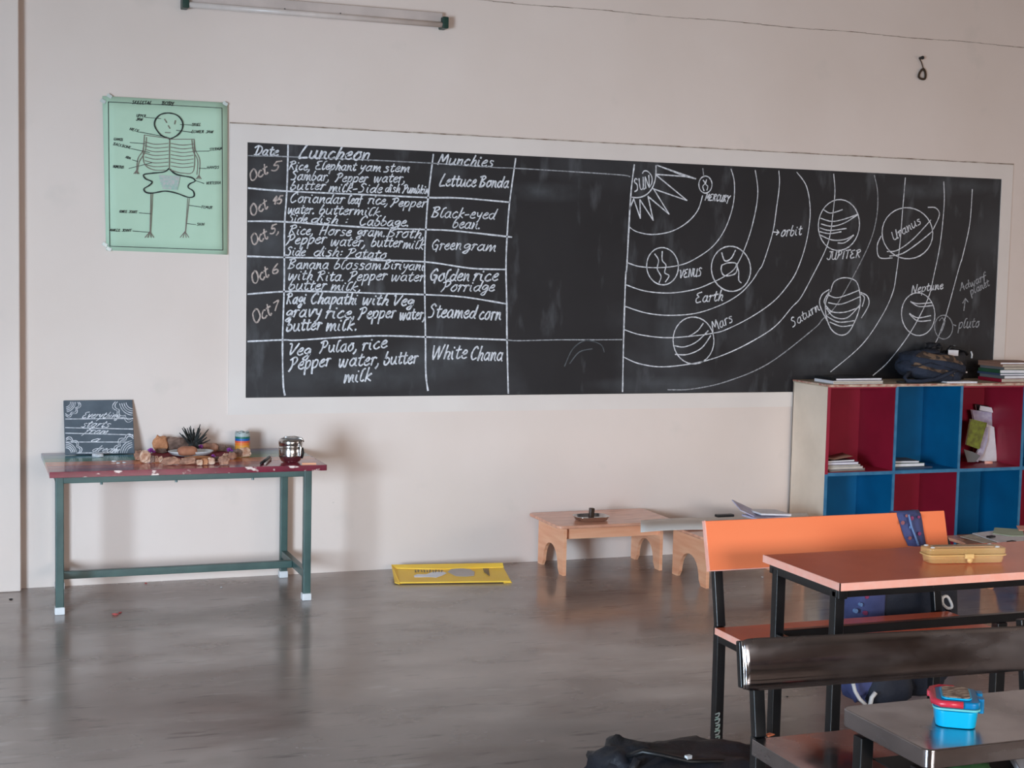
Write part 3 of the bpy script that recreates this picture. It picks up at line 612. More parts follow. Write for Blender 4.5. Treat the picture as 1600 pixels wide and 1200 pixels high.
ribbons(ss,ws,.004,nS,.0006).build('ruled_lines','chalk',sg)
tt=[]
for t,x0,y0,x1,y1,h in (('Everything',450,352,835,357,5.6),('starts',440,447,725,452,6),('from',470,515,705,522,5.6),('a',530,603,610,606,5.6),('dream',550,704,830,714,5.8)): tt+=text_strokes(t,S_(x0,y0),S_(x1,y1),h,.3,.4)
ribbons(tt,ws,.0038,nS,.0006).build('motto_lettering','chalk',sg)
cs=[]
for cx,cy,a0,R in ((282,186,0,150),(985,186,90,200),(988,722,180,190),(284,722,270,160)):
    for k in range(5):
        r=R*(.45+.14*k)
        if k<4: cs.append([Vector(S_(cx+r*.8*math.cos(math.radians(a)),cy+r*.8*math.sin(math.radians(a)))) for a in range(a0+2,a0+90,8)])
    pts=[]
    for a in range(a0+2,a0+92,4):
        r=R*(1.02+.2*abs(math.sin((a-a0)*PI/30))); pts.append(Vector(S_(cx+r*.9*math.cos(math.radians(a)),cy+r*.9*math.sin(math.radians(a)))))
    cs.append(pts); cs.append([p+ (Vector(S_(cx,cy))-p)*.12 for p in pts])
    ribbons(cs,ws,.0034,nS,.0006).build('corner_ornament','chalk',sg); cs=[]

# ---- stones and craft pieces
T_=mk(200,650,8)
def place(x,y,z=TZ): return on_z(*T_(x,y),z)
mb=MB(); pts=[place(*p) for p in ((240,510),(330,430),(560,430),(1180,430),(1300,470),(1150,540),(700,560),(380,560))]
mb.prism([(p.x,min(p.y,7.45),TZ+.0005) for p in pts],(0,0,.0015)); mb.build('table_cloth','redcloth',label='small crimson cloth under the stones and clay pieces on the rainbow table',cat='cloth')
def stone(x0,x1,ytop,ybase,m,label,seed,ang=0,e=.75,depth=None,name='stone',cat='stone',group=None):
    pb=place((x0+x1)/2,ybase); pb.y=min(pb.y,7.40); k=8*F_PX/(pb-CO).dot(_fw); k=F_PX/(pb-CO).dot(_fw)*8
    wd=(x1-x0)/k; ht=max((ybase-ytop)/k,.012); dp=depth or min(max(ht,wd*.5)*.8,.08)
    mb=MB().blob((pb.x,pb.y+dp*.3,TZ+.0025+ht/2),(wd*1.14,dp*1.1,ht*1.22),RY(ang)if ang else None,e,.17,2.2,seed,14,9,flatbot=ht/2 if not ang else None)
    o=mb.build(name,m,label=label,cat=cat,group=group); 
    zmin=min((o.matrix_basis@v.co).z for v in o.data.vertices); o.location.z+=TZ+.0022-zmin
    return o
stone(320,500,280,462,'rock3','tall orange brown triangular stone at the back left of the stone display',1,e=.95)
stone(470,745,295,455,'rock2','wide rugged brown stone at the back behind the white oval plate',2,e=.9)
stone(940,1110,358,455,'rock','squarish brown stone at the back right of the plate',3,e=.6)
stone(1085,1225,372,448,'rock2','low grey brown stone behind the right end of the display',4)
stone(90,180,450,555,'rock','brown stone at the left end of the display behind the pale one',5)
stone(155,275,455,590,'rock4','pale skull like stone at the front left of the display',6,e=.8)
for k,(a_,b_,c_,d_,m_,l_) in enumerate([
 (270,335,510,585,'rock2','small dark brown stone just right of the pale skull like stone'),
 (330,385,515,582,'rock','thin brown stone second right of the pale skull like stone'),
 (385,440,520,588,'rock4','small pinkish stone left of the long front stones'),
 (440,640,530,615,'rock','long brown front stone below the left end of the plate'),
 (360,480,420,470,'rock2','dark low stone between the orange stone and the cloth'),
 (660,860,535,610,'rock','flat reddish stone below the middle of the plate'),
 (862,935,560,622,'rock4','small rounded pale stone at front right of centre'),
 (915,1000,545,615,'rock3','leaning oval orange stone at front right of centre'),
 (995,1085,535,610,'rock4','pale tan oval stone left of the purple petals at front'),
 (1080,1150,520,575,'rock2','grey brown pebble in front of the lower purple petals'),
 (1145,1265,515,615,'rock','angular brown stone at the lower right of the display'),
 (1250,1350,470,540,'rock','brown rounded stone under the right purple petals'),
 (1330,1420,430,520,'rock2','dark brown stone next to the last stone on the right'),
 (1405,1530,415,515,'rock4','rightmost tan stone of the display in front of the striped tin'),
 (1190,1260,480,530,'rock4','small light stone at the right rim of the cloth')]): stone(a_,b_,c_,d_,m_,l_,10+k,e=.8)
pl=place(785,505); kx=F_PX/(pl-CO).dot(_fw)*8; rr=275/kx
plate=MB()
prof=[(.2,.0035),(.7,.0035),(.86,.008),(1,.020),(1.03,.025),(.98,.026),(.86,.013),(.7,.007),(.0,.007)]
seg=36
for r,z in prof:
    for i in range(seg): a=2*PI*i/seg; plate.v.append(Vector((pl.x+rr*r*math.cos(a),pl.y+.0+.07*r*math.sin(a),TZ+.0025+z)))
for j in range(len(prof)-1):
    for i in range(seg): plate.f.append((j*seg+i,j*seg+(i+1)%seg,(j+1)*seg+(i+1)%seg,(j+1)*seg+i))
plate.f.append(tuple(range(seg)))
plate.build('oval_plate','cap',label='white rimmed oval plate in the middle of the stone display',cat='plate',smooth=True)
rl=place(745,492,TZ+.012); MB().blob((rl.x,rl.y+.005,TZ+.010+.0225),(240/kx,.06,.045),None,.62,.05,3,3,20,12).build('clay_loaf','breadroll',label='tan loaf shaped clay piece lying on the white oval plate',cat='clay piece',smooth=True)
cr0=place(840,560); MB().tube([(cr0.x-.05,cr0.y-.0,TZ+.013),(cr0.x,cr0.y-.0,TZ+.0135),(cr0.x+.04,cr0.y+.003,TZ+.013),(cr0.x+.075,cr0.y+.006,TZ+.012)],[.007,.010,.010,.006],10).build('orange_rod','rock3',label='long orange stick lying in front of the white plate',cat='stick',smooth=True)
# twig bundle
tw=thing('dry_twig_bundle',tuple(place(820,470)+Vector((0,.02,0))),'dark spiky dried twig bundle standing behind the plate','dried plant')
tb=place(825,470); rg=random.Random(3)
MB().blob((tb.x,tb.y+.02,TZ+.045),(.05,.04,.07),None,1,.3,4,2,14,9).build('core','darktwig',tw)
for i in range(44):
    a=rg.uniform(0,2*PI); el=rg.uniform(.1,1.4); ln=rg.uniform(.05,.1); p0=Vector((tb.x,tb.y+.02,TZ+.04))
    d=Vector((math.cos(a)*math.cos(el),math.sin(a)*math.cos(el)*.5,math.sin(el)))
    MB().tube([p0,p0+d*ln*.6,p0+d*ln+Vector((0,0,.008))],[.005,.004,.002],5).build('twig','darktwig',tw)
def flower(x,y,r,label,sd):
    p=place(x,y); rg=random.Random(sd); k=F_PX/(p-CO).dot(_fw)*8; R=r/k; z=TZ+.004
    t=thing('purple_flower',(p.x,p.y,z),label,'flower')
    for i in range(9):
        a=i*2*PI/9+rg.uniform(-.2,.2); el=.35+.5*(i%3); d=Vector((math.cos(a)*math.cos(el),math.sin(a)*math.cos(el),math.sin(el)*1.4))
        MB().blob(Vector((p.x,p.y,z+R*.35))+d*R*.6,(R*.9,R*.5,R*.6),RZ(a),1,.1,3,i,8,6).build('petal','purple',t,smooth=True)
flower(290,490,55,'purple blossom at the left end behind the pale stone',1)
flower(915,455,60,'largest purple blossom right of the clay loaf',2)
flower(1270,470,45,'purple blossom at the right end of the stone display',3)
flower(1065,540,35,'small purple blossom at the front right rim of the plate',4)
# striped tin
p=on_z(375,704,TZ); p.y=min(p.y,7.33); kk=F_PX/(p-CO).dot(_fw); R=11.6/kk; hh=30/kk
tin=thing('striped_tin',(p.x,p.y,TZ),'small round tin with rainbow painted bands near the wall','tin')
z=TZ+.001
for m_,f in (('brick_band',.16),('yellow_band',.22),('orange_band',.13),('red_band',.1),('blue_band',.12),('green_band',.1),('silver_band',.17)):
    MB().lathe([(R*.99,z),(R,z+.002),(R,z+hh*f-.002),(R*.99,z+hh*f)],(p.x,p.y,0),28).build('band',m_,tin,smooth=False); z+=hh*f
MB().tube([(p.x+R*.8*math.cos(a)*(1+.15*math.sin(3*a)),p.y+R*.8*math.sin(a),z+.003+.004*math.sin(5*a)) for a in [i*.5 for i in range(12)]],.004,6).build('crumpled_rim','silver_band',tin,smooth=True)
# steel container
p=on_z(454,722,TZ); kk=F_PX/(p-CO).dot(_fw); R=18.2/kk; hh=39/kk
pot=thing('steel_tiffin_box',(p.x,p.y,TZ),'round stainless steel lunch container with lid and clip at the table right end','container')
MB().lathe([(R*.62,.001),(R*.8,.006),(R*.97,hh*.2),(R,hh*.3),(R,hh*.56),(R*.99,hh*.57)],(p.x,p.y,TZ),36).build('body','steel',pot,smooth=True)
MB().lathe([(R*1.03,hh*.575),(R*1.03,hh*.6),(R*1.0,hh*.61),(R*1.0,hh*.72),(R*1.03,hh*.74),(R*1.02,hh*.85),(R*.97,hh*.93),(R*.8,hh*.97),(R*.2,hh*.98)],(p.x,p.y,TZ),36).build('lid','steel',pot,smooth=True)
MB().tube([(p.x-R*.7,p.y,TZ+hh*.95),(p.x-R*.5,p.y-.01,TZ+hh*1.02),(p.x+R*.3,p.y-.01,TZ+hh*1.03),(p.x+R*.85,p.y-.02,TZ+hh*.97),(p.x+R*1.02,p.y-.03,TZ+hh*.85)],.004,8).build('wire_handle','steel',pot,smooth=True)
MB().tube([(p.x+R*.62,p.y-R*.85,TZ+hh*.9),(p.x+R*.68,p.y-R*.92,TZ+hh*.6),(p.x+R*.66,p.y-R*.92,TZ+hh*.3),(p.x+R*.6,p.y-R*.86,TZ+hh*.24)],.005,8).build('clip','steel',pot,smooth=True)
MB().tube([(p.x+R*.86,p.y-R*.6,TZ+hh*.6),(p.x+R*.95,p.y-R*.62,TZ+hh*.4),(p.x+R*.8,p.y-R*.66,TZ+hh*.18)],.006,8).build('clip','blackplastic',pot,smooth=True,label='dark inner clip')
# pen, chalk bits
a=on_z(408,724,TZ+.006); b=on_z(421,714,TZ+.006)
pn=thing('marker_pen',((a.x+b.x)/2,(a.y+b.y)/2,TZ),'short black marker pen left of the steel lunch container','pen')
MB().tube([a,b],.0065,10).build('barrel','blackplastic',pn,smooth=True); MB().tube([b,b+(b-a)*.18],.0045,8).build('tip','cap',pn,smooth=True)
a=on_z(414,725,TZ+.005); b=on_z(423,717,TZ+.005); MB().tube([a,b],.005,8).build('chalk_stick','pink_chalk',label='pink piece of chalk beside the black marker pen',cat='chalk',smooth=True)
a=on_z(144,712,TZ+.008); b=on_z(161,711.5,TZ+.008); MB().tube([a,b],.009,10).build('chalk_stick','chalk',label='white piece of chalk in front of the slate sign',cat='chalk',smooth=True)
for k,(px,py) in enumerate(((178,722),(185,725),(194,724))):
    q=on_z(px,py,TZ); MB().blob((q.x,q.y,TZ+.004),(.022,.016,.007),RZ(k),1,.2,3,k,8,5).build('paper_scrap','cap',label=['leftmost tiny white scrap right of the chalk before the slate sign','middle tiny white scrap of three before the slate sign','rightmost tiny white scrap of three before the slate sign'][k],cat='scrap')
q=on_z(497,729,TZ); MB().tube([(q.x-.06,ty0+.02,TZ+.005),(q.x+.005,ty0+.01,TZ+.005)],.0045,6).build('pencil_stub','wood',label='short wooden pencil stub at the front right corner of the table',cat='pencil')

# ================================================================== YELLOW CARD ON FLOOR
Yf=mk(590,860,6.957)
yc_=thing('yellow_card_folder',(2.4,7.2,0),'flattened yellow card packet with printed front lying on the floor at the wall','card')
def zy(x,y,z): return on_z(*Yf(x,y),z)
c0=[zy(205,190,.03),zy(1370,185,.03),zy(1450,330,.012),zy(240,345,.012)]
MB().prism([(p.x,min(p.y,7.45),p.z-.008) for p in c0],(0,0,.008)).build('front_sheet','yellow',yc_,bevel=.002)
b0=[zy(150,155,.045),zy(700,172,.034),zy(1360,135,.05),zy(1370,178,.034),zy(700,200,.031),zy(205,190,.034)]
MB().prism([(p.x,min(p.y,7.46),p.z-.004) for p in b0],(0,0,.004)).build('back_flap','yellow',yc_)
b1=[zy(150,155,.045),zy(205,190,.03),zy(240,345,.012),zy(290,345,.006),zy(235,362,.006),zy(185,345,.01)]
MB().prism([(p.x,min(p.y,7.46),p.z-.004) for p in b1],(0,0,.004)).build('side_flap','yellow',yc_)
b2=[zy(1365,318,.012),zy(1440,318,.012),zy(1460,348,.004),zy(1370,352,.004)]
MB().prism([(p.x,p.y,p.z-.003) for p in b2],(0,0,.003)).build('tab','yellow',yc_)
wy=lambda x,y:on_z(x,y,.0)  # replaced below by the sheet plane
pA,pB,pD=c0[0],c0[1],c0[3]; nY=(pB-pA).cross(pD-pA).normalized(); nY=nY if nY.z>0 else -nY
wy=lambda x,y:on_plane(x,y,pA+nY*.0015,nY)
pts=[wy(*Yf(x,y)) for x,y in ((760,235),(800,205),(900,195),(1000,205),(1055,235),(1050,275),(960,285),(850,280))]
MB().prism(pts,nY*.0012).build('printed_oval','blob',yc_)
pts=[wy(*Yf(x,y)) for x,y in ((395,275),(430,262),(530,262),(600,235),(720,235),(750,250),(700,275),(640,295),(560,290),(480,292),(400,292))]
MB().prism(pts,nY*.0014).build('torn_white_print','paper',yc_)
yl=[]
for i in range(10): 
    x=410+i*32; yl.append([Vector(Yf(x,212+rnd.random()*6)),Vector(Yf(x+rnd.uniform(-6,10),235+rnd.random()*10))]); 
    if i%2: yl.append([Vector(Yf(x-6,225)),Vector(Yf(x+14,222))])
for i in range(4): yl.append([Vector(Yf(1150+i*16,200)),Vector(Yf(1165+i*16,245+i*12))])
ribbons(yl,wy,.005,nY,.002).build('printed_marks','pencil',yc_)

# ================================================================== LOW WOODEN TABLES
def arch_leg(x, y0, y1, zt, th=.018):
    """leg board in the y-z plane with an arch cut out of its foot"""
    yc=(y0+y1)/2; w_=(y1-y0); f=.2*w_; ah=.13; pts=[(y0,0),(y0+f*.75,0)]
    for i in range(13):
        a=PI-PI*i/12; pts.append((yc+math.cos(a)*(w_/2-f*1.05)*1.0, .012+ah*math.sin(a)**.8 if 0<i<12 else .03))
    pts+=[(y1-f*.75,0),(y1,0),(y1,zt),(y0,zt)]
    mb=MB(); mb.prism([(x,y,z) for y,z in pts],(th,0,0)); return mb
def low_table(x0,x1,y0,y1,zt,label,over=.055):
    t=thing('low_wooden_table',((x0+x1)/2,(y0+y1)/2,0),label,'table','low wooden writing tables')
    r=.03; n=5; pts=[]
    for cx,cy,a0 in ((x1-r,y1-r,0),(x0+r,y1-r,90),(x0+r,y0+r,180),(x1-r,y0+r,270)):
        for i in range(n): a=math.radians(a0+90*i/(n-1)); pts.append((cx+r*math.cos(a),cy+r*math.sin(a),zt-.016))
    MB().prism(pts,(0,0,.016)).build('tabletop','woodtop',t,bevel=.004)
    for x in (x0+over,x1-over-.018): arch_leg(x,y0+.06,y1-.02,zt-.016).build('leg_board','wood',t)
    MB().box((x0+over+.018,y0+.085,zt-.085),(x1-over-.018,y0+.101,zt-.016)).build('apron','wood',t)
    MB().box((x0+over+.018,y1-.06,zt-.085),(x1-over-.018,y1-.044,zt-.016)).build('apron','wood',t)
    return t
low_table(2.895,3.575,7.02,7.455,.272,'low pale wood table with steel tray on it, nearest the yellow card')
low_table(3.48,4.16,6.555,7.012,.272,'low pale wood table carrying the long grey card, partly behind the orange bench')
# tray with stub
q=on_z(924,813,.272)
tr=thing('steel_tray',(q.x,q.y,.272),'shallow stainless steel tray on the left low wooden table','tray')
kq=F_PX/(q-CO).dot(_fw); R=27/kq
mb=MB()
prof=[(.80,.001),(.9,.004),(.98,.02),(1.03,.022),(1.03,.024),(.97,.024),(.88,.008),(.05,.007)]
seg=32
for r,z in prof:
    for i in range(seg):
        a=2*PI*i/seg; sgx=lambda v:math.copysign(abs(v)**.55,v); mb.v.append(Vector((q.x+R*r*sgx(math.cos(a)),q.y+.005+R*.75*r*sgx(math.sin(a)),.273+z)))
for j in range(len(prof)-1):
    for i in range(seg): mb.f.append((j*seg+i,j*seg+(i+1)%seg,(j+1)*seg+(i+1)%seg,(j+1)*seg+i))
mb.f.append(tuple(range(seg))); mb.f.append(tuple(range((len(prof)-1)*seg,len(prof)*seg)))
mb.build('tray_body','steel',tr,smooth=True)
MB().box((q.x-.013,q.y-.012,.281),(q.x+.013,q.y+.014,.338),RY(.06)).build('stamp_block',mat('dark_varnished_wood',(66,48,38),.3),bevel=.005,label='upright dark brown wooden block standing in the steel tray',cat='wooden block')
# long grey card
sheet=MB(); nn=26
zc=.292
a0,a1=on_z(1001,827,zc),on_z(1001,811,zc); L_=1.0
for i in range(nn+1):
    s_=i/nn; dz=.004*math.sin(s_*9)+.002
    sheet.v.append(Vector((a0.x+L_*s_,a0.y-.01*s_,zc-.014+dz))); sheet.v.append(Vector((a1.x+L_*s_,a1.y-.0,zc-.008+dz*.8)))
sheet.f=[(2*i,2*i+2,2*i+3,2*i+1) for i in range(nn)]
o=sheet.build('grey_card_strip','greysheet',label='long grey card strip lying across the low table behind the orange bench',cat='card',smooth=True)
o.modifiers.new('s','SOLIDIFY').thickness=.004
for v in o.data.vertices: pass
# notebook pile beside it
def notebook(c,w_,d_,h_,rot,cover,label,group=None,name='notebook',tilt=None,page='cream',cat='notebook'):
    c=Vector(c); t=thing(name,tuple(c),label,cat,group); R=RZ(rot)
    if tilt is not None: R=R@tilt
    def bx(a,b,n,m_,bev=0): 
        mb=MB().box((a[0],a[1],a[2]),(b[0],b[1],b[2])); mb.v=[R@v+c for v in mb.v]; mb.build(n,m_,t,bevel=bev)
    e=min(.0018,h_*.2)
    bx((-w_/2,-d_/2,0),(w_/2,d_/2,e),'cover',cover); bx((-w_/2,-d_/2,h_-e),(w_/2,d_/2,h_),'cover',cover)
    bx((-w_/2+.003,-d_/2+.003,e),(w_/2-.001,d_/2-.003,h_-e),'page_block',page)
    bx((-w_/2-.0012,-d_/2,0),(-w_/2+.0012,d_/2,h_),'spine',cover)
    return t
q=on_z(1195,815,.272); q.x=4.02
notebook((4.02,6.88,.2985),.2,.15,.010,.06,'lilac','closed lilac notebook on the low table at the right end of the grey card')
ob=thing('open_notebook',(4.08,6.83,.325),'open lilac notebook with one raised cover, in front of the beige shelf side','notebook')
mb=MB().box((3.86,6.86,.333),(3.99,6.99,.338),RY(.42)@RX(.3)); mb.build('raised_cover','lilac',ob)
mb=MB().box((3.97,6.84,.313),(4.15,7.0,.322),RY(.06)); mb.build('page_block','paper',ob)
MB().box((3.76,6.93,.2985),(3.86,6.965,.312)).build('black_case','blackplastic',label='small black case on the grey card behind the orange bench',cat='case',bevel=.003)

# third low table in front of the shelf with scattered papers
low_table(4.72,5.46,5.75,6.32,.27,'low wooden table at the right edge heaped with loose papers',over=.24)
def sheetpx(pts,z,m_,label,name='paper_sheet',curl=.0):
    P=[on_z(x,y,z) for x,y in pts]; mb=MB().prism([(p.x,p.y,z+curl*(i%2)) for i,p in enumerate(P)],(0,0,.003)); return mb.build(name,m_,label=label,cat='paper')

# ================================================================== BOOKSHELF
SX=[4.515,4.955,5.392,5.83,6.27]; SY0,SY1=7.09,7.452; SZ=.967; SM=.484
sh=thing('cubby_shelf',((SX[0]+SX[-1])/2,(SY0+SY1)/2,0),'beige open bookshelf with maroon and blue painted cubbies under the chalkboard right end','bookshelf')
tk=.02
MB().box((SX[0]-.012,SY0,0),(SX[0]+.008,SY1,SZ)).build('side_panel','beige',sh,bevel=.002)
MB().box((SX[-1]-.008,SY0,0),(SX[-1]+.012,SY1,SZ)).build('side_panel','beige',sh)
MB().box((SX[0]-.012,SY1-.008,0),(SX[-1]+.012,SY1,SZ)).build('back_panel','beige',sh)
MB().box((SX[0]-.014,SY0-.003,SZ),(SX[-1]+.014,SY1,SZ+.014)).build('top_panel','beigetop',sh)
mb=MB(); n=34
for i in range(n):
    x0=SX[0]-.014+(SX[-1]-SX[0]+.028)*i/n; x1=SX[0]-.014+(SX[-1]-SX[0]+.028)*(i+1)/n; h=.007+.007*rnd.random()
    mb.box((x0,SY0-.006,SZ+.0142-h),(x1,SY0-.003,SZ+.0142))
for i in range(8):
    y0=SY0+(SY1-SY0)*i/8; y1=SY0+(SY1-SY0)*(i+1)/8; h=.005+.007*rnd.random(); mb.box((SX[0]-.0165,y0,SZ+.0142-h),(SX[0]-.014,y1,SZ+.0142))
mb.build('chipped_edge','chip',sh,label='chipped pale top edge')
for x in SX[1:-1]: MB().box((x-.008,SY0+.002,0),(x+.008,SY1-.008,SZ)).build('divider','blueedge',sh)
MB().box((SX[0],SY0+.001,SM-.011),(SX[-1],SY1-.008,SM+.007)).build('shelf_board','blueedge',sh)
MB().box((SX[0],SY0+.001,0),(SX[-1],SY1-.008,.03)).build('base_board','bluep',sh)
MB().box((SX[0]-.0121,SY0-.0025,SM),(SX[0]+.0065,SY0,SZ)).build('front_edge','maroonp',sh,label='maroon painted front edge')
MB().box((SX[0]-.0121,SY0-.0025,0),(SX[0]+.0065,SY0,SM)).build('front_edge','blueedge',sh)
MB().box((SX[0],SY0-.002,SZ-.007),(SX[1]-.008,SY0+.01,SZ)).build('front_edge','maroonp',sh)
MB().box((SX[2]+.008,SY0-.002,SZ-.009),(SX[3]-.008,SY0+.01,SZ)).build('front_edge','maroonp',sh)
for c_ in range(4):
    for r_ in range(2):
        m_='maroonp' if (c_+r_)%2==0 else 'bluep'
        xa,xb=SX[c_]+.0085,SX[c_+1]-.0085; za,zb=(SM+.0075,SZ-.0005) if r_==0 else (.0305,SM-.0115)
        ya,yb_=SY0+.006,SY1-.0085; t_=.0015
        mb=MB().box((xa,yb_-t_,za),(xb,yb_,zb)).box((xa,ya,za),(xa+t_,yb_,zb)).box((xb-t_,ya,za),(xb,yb_,zb)).box((xa,ya,za),(xb,yb_,za+t_)).box((xa,ya,zb-t_),(xb,yb_,zb))
        mb.build('cubby_lining',m_,sh)
# things in the cubbies
zb=SM+.0095
sp=[(.235,.17,.011,.05,'cream','greyc'),(.23,.17,.012,-.04,'paper','cream'),(.22,.165,.010,.06,'greyc','cream'),(.215,.16,.012,.0,'lilac','paper'),(.19,.15,.012,.12,'blackplastic','paper')]
z=zb
for k,(w_,d_,h_,r_,cv,pg) in enumerate(sp):
    lb=['lowest cream notebook of the pile in the upper left maroon cubby','second notebook from the bottom in the upper left maroon cubby','grey middle notebook of the pile in the upper left maroon cubby','lilac notebook below the black one in the upper left maroon cubby','black covered top notebook of the pile in the upper left maroon cubby'][k]
    notebook((4.675-.01*k,7.22,z),w_,d_,h_,r_,cv,lb,'notebooks in the upper left cubby',page=pg); z+=h_+.0006
mb=MB(); 
for i in range(9):
    s_=i/8; mb.v+=[Vector((4.56+.16*s_,7.15,z+.003+.02*(1-s_)**2*0+.022*abs(s_-.25))),Vector((4.58+.16*s_,7.29,z+.004+.03*abs(s_-.4)))]
mb.f=[(2*i,2*i+2,2*i+3,2*i+1) for i in range(8)]; o=mb.build('loose_cover','brownc',label='curled brown loose cover on top of the notebook pile',cat='paper',smooth=True); o.modifiers.new('s','SOLIDIFY').thickness=.0015
z=zb
for k,(w_,d_,h_,r_,cv,pg,lb) in enumerate([(.30,.2,.008,.02,'bluec','bluec','thin blue folder lowest in the upper blue cubby'),(.235,.17,.02,.0,'dgreen','paper','thick dark covered book on the blue folder in the upper blue cubby'),(.2,.15,.012,-.1,'greyc','paper','topmost grey notebook in the upper blue cubby')]):
    notebook((5.1-.012*k,7.24,z),w_,d_,h_,r_,cv,lb,page=pg); z+=h_+.0006
# leaning books in the third cubby
def upright(x,y,w_,h_,th,lean,rot,cover,page,label,name='leaning_book'):
    t=thing(name,(x,y,zb),label,'book','leaning books in the third cubby'); R=RZ(rot)@RY(lean)
    for a,b,n,m_ in (((-th/2,0,0),(-th/2+.0015,w_,h_),'cover',cover),((th/2-.0015,0,0),(th/2,w_,h_),'cover',cover),((-th/2+.0015,.003,.003),(th/2-.0015,w_-.002,h_-.003),'page_block',page)):
        mb=MB().box(a,b); mb.v=[R@v+Vector((x,y,zb+.004)) for v in mb.v]; mb.build(n,m_,t)
# faces turned towards the room: covers seen obliquely
def facing(x0,y0,w_,h_,th,rot,lean,cover,page,label,name='leaning_book'):
    t=thing(name,(x0,y0,zb),label,'book','leaning books in the third cubby'); R=RZ(rot)@RX(lean)@RY(.0)
    for a,b,n,m_ in (((0,-th/2,0),(w_,-th/2+.0015,h_),'cover',cover),((0,th/2-.0015,0),(w_,th/2,h_),'cover',cover),((.002,-th/2+.0015,.003),(w_-.002,th/2-.0015,h_-.003),'page_block',page)):
        mb=MB().box(a,b); mb.v=[R@v+Vector((x0,y0,zb+.003)) for v in mb.v]; mb.build(n,m_,t)
def pxbook(name,quad,y,th,cover,page,label,lean=.03,cat='book'):
    P=[on_y(px,py,y) for px,py in quad]; zlow=min(p.z for p in P); dzz=min(0,0)
    P=[Vector((p.x,y+lean*(p.z-zlow)/.3,max(p.z,zb+.002))) for p in P]
    c=sum(P,Vector())/len(P); t=thing(name,(c.x,y,zb),label,cat,'leaning books in the third cubby')
    MB().prism(P,(0,.0016,0)).build('cover',cover,t)
    In=[c+(p-c)*.975 for p in P]; In=[Vector((p.x,p.y+.0018,p.z)) for p in In]; MB().prism(In,(0,th-.0036,0)).build('page_block',page,t)
    MB().prism([p+Vector((0,th-.0016,0)) for p in P],(0,.0016,0)).build('cover',cover,t)
    return t
rose=pxbook('spiral_notebook',[(1527,617),(1570,622),(1568,722),(1522,724)],7.41,.014,'pinkc','cream','tall rose spiral notebook at the back of the third cubby')
mb=MB()
for i in range(13):
    q=on_y(1566.5,626+i*7.6,7.395); mb.tube([(q.x+.010*math.cos(a),7.395,q.z+.006*math.sin(a)) for a in [k*PI/4 for k in range(8)]],.002,5,close=True)
mb.build('binding_coil','blackplastic',rose,label='black spiral coil')
MB().tube([on_y(p[0],p[1],7.385) for p in cr([(1554,632),(1554,624),(1560,621),(1567,624),(1568,634),(1563,640),(1557,638)],3,True)[:-1]],.0045,6,close=True).build('cord_loop','blackplastic',label='black cord loop at the top of the rose notebook in the third cubby',cat='cord',smooth=True)
pxbook('leaning_book',[(1531,632),(1561,637),(1560,722),(1538,723)],7.365,.014,'blackplastic','paper','black edged notebook leaning before the rose spiral notebook')
pxbook('leaning_book',[(1533,634),(1550,637),(1552,645),(1531,641)],7.355,.006,'paper','cream','white booklet peeping above the lilac book in the third cubby')
pxbook('leaning_book',[(1524,641),(1558,646),(1558,721),(1534,722)],7.335,.014,'lilac','paper','lilac covered book leaning behind the olive one')
pxbook('page_bundle',[(1546,663),(1557,668),(1558,722),(1549,723),(1530,720),(1538,700)],7.30,.018,'paper','cream','bundle of curled white exercise pages beside the olive book')
pxbook('page_bundle',[(1541,668),(1548,668),(1545,690),(1536,712),(1528,722),(1521,718),(1533,700)],7.275,.014,'lilac','paper','curved lilac page bundle just right of the olive book')
pxbook('leaning_book',[(1520,655),(1545,661),(1530,702),(1510,695)],7.24,.012,'lime','paper','olive green book foremost in the third cubby')
MB().prism([on_y(*p,7.22) for p in ((1506,702),(1520,706),(1532,712),(1524,722),(1512,722))],(0,.006,0)).build('paper_bundle','greyc',label='grey crumpled paper at the foot of the olive book',cat='paper')
MB().blob((5.43,7.16,zb+.045),(.03,.03,.085),RY(.15),.8,.1,3,1,12,8).build('glue_bottle','greensheet',label='small pale green bottle at the left of the third cubby',cat='bottle',smooth=True)
MB().tube([(5.655,7.2,zb+.0125),(5.70,7.19,zb+.0125)],.009,10).build('pink_eraser','salmon',label='pinkish stub lying at the right of the third cubby floor',cat='eraser',smooth=True)
zb2=.0325
notebook((5.53,7.2,zb2),.24,.18,.02,.05,'greyc','grey notebook lowest in the lower right blue cubby')
notebook((5.54,7.2,zb2+.021),.22,.16,.018,-.1,'brownc','brown notebook on the grey one in the lower right blue cubby')

# ---- things on top of the shelf
zt=SZ+.0148
notebook((4.72,7.22,zt),.32,.2,.016,-.02,'paper','white notebook at the left end of the shelf top under the black one',page='cream')
bsn=notebook((4.73,7.24,zt+.017),.31,.2,.013,.05,'blackplastic','black spiral notebook lying on the white notebook on the shelf top',page='paper')
mb=MB()
for i in range(12): mb.tube([(4.574+.004*math.cos(a)+.01*0,7.15+i*.015,zt+.024+.011*math.sin(a)) for a in [k*PI/4 for k in range(8)]],.002,5,close=True)
mb.build('binding_coil','blackplastic',bsn,label='black wire coil')
a=on_z(1374,594,zt+.005); MB().tube([(5.0,7.17,zt+.005),(5.06,7.13,zt+.005)],.005,8).build('marker_pen','blackplastic',label='black pen lying on the shelf top between notebooks and backpack',cat='pen',smooth=True)
notebook((5.40,7.15,zt),.2,.1,.009,-.06,'paper','white booklet pinned under the navy backpack',page='paper')
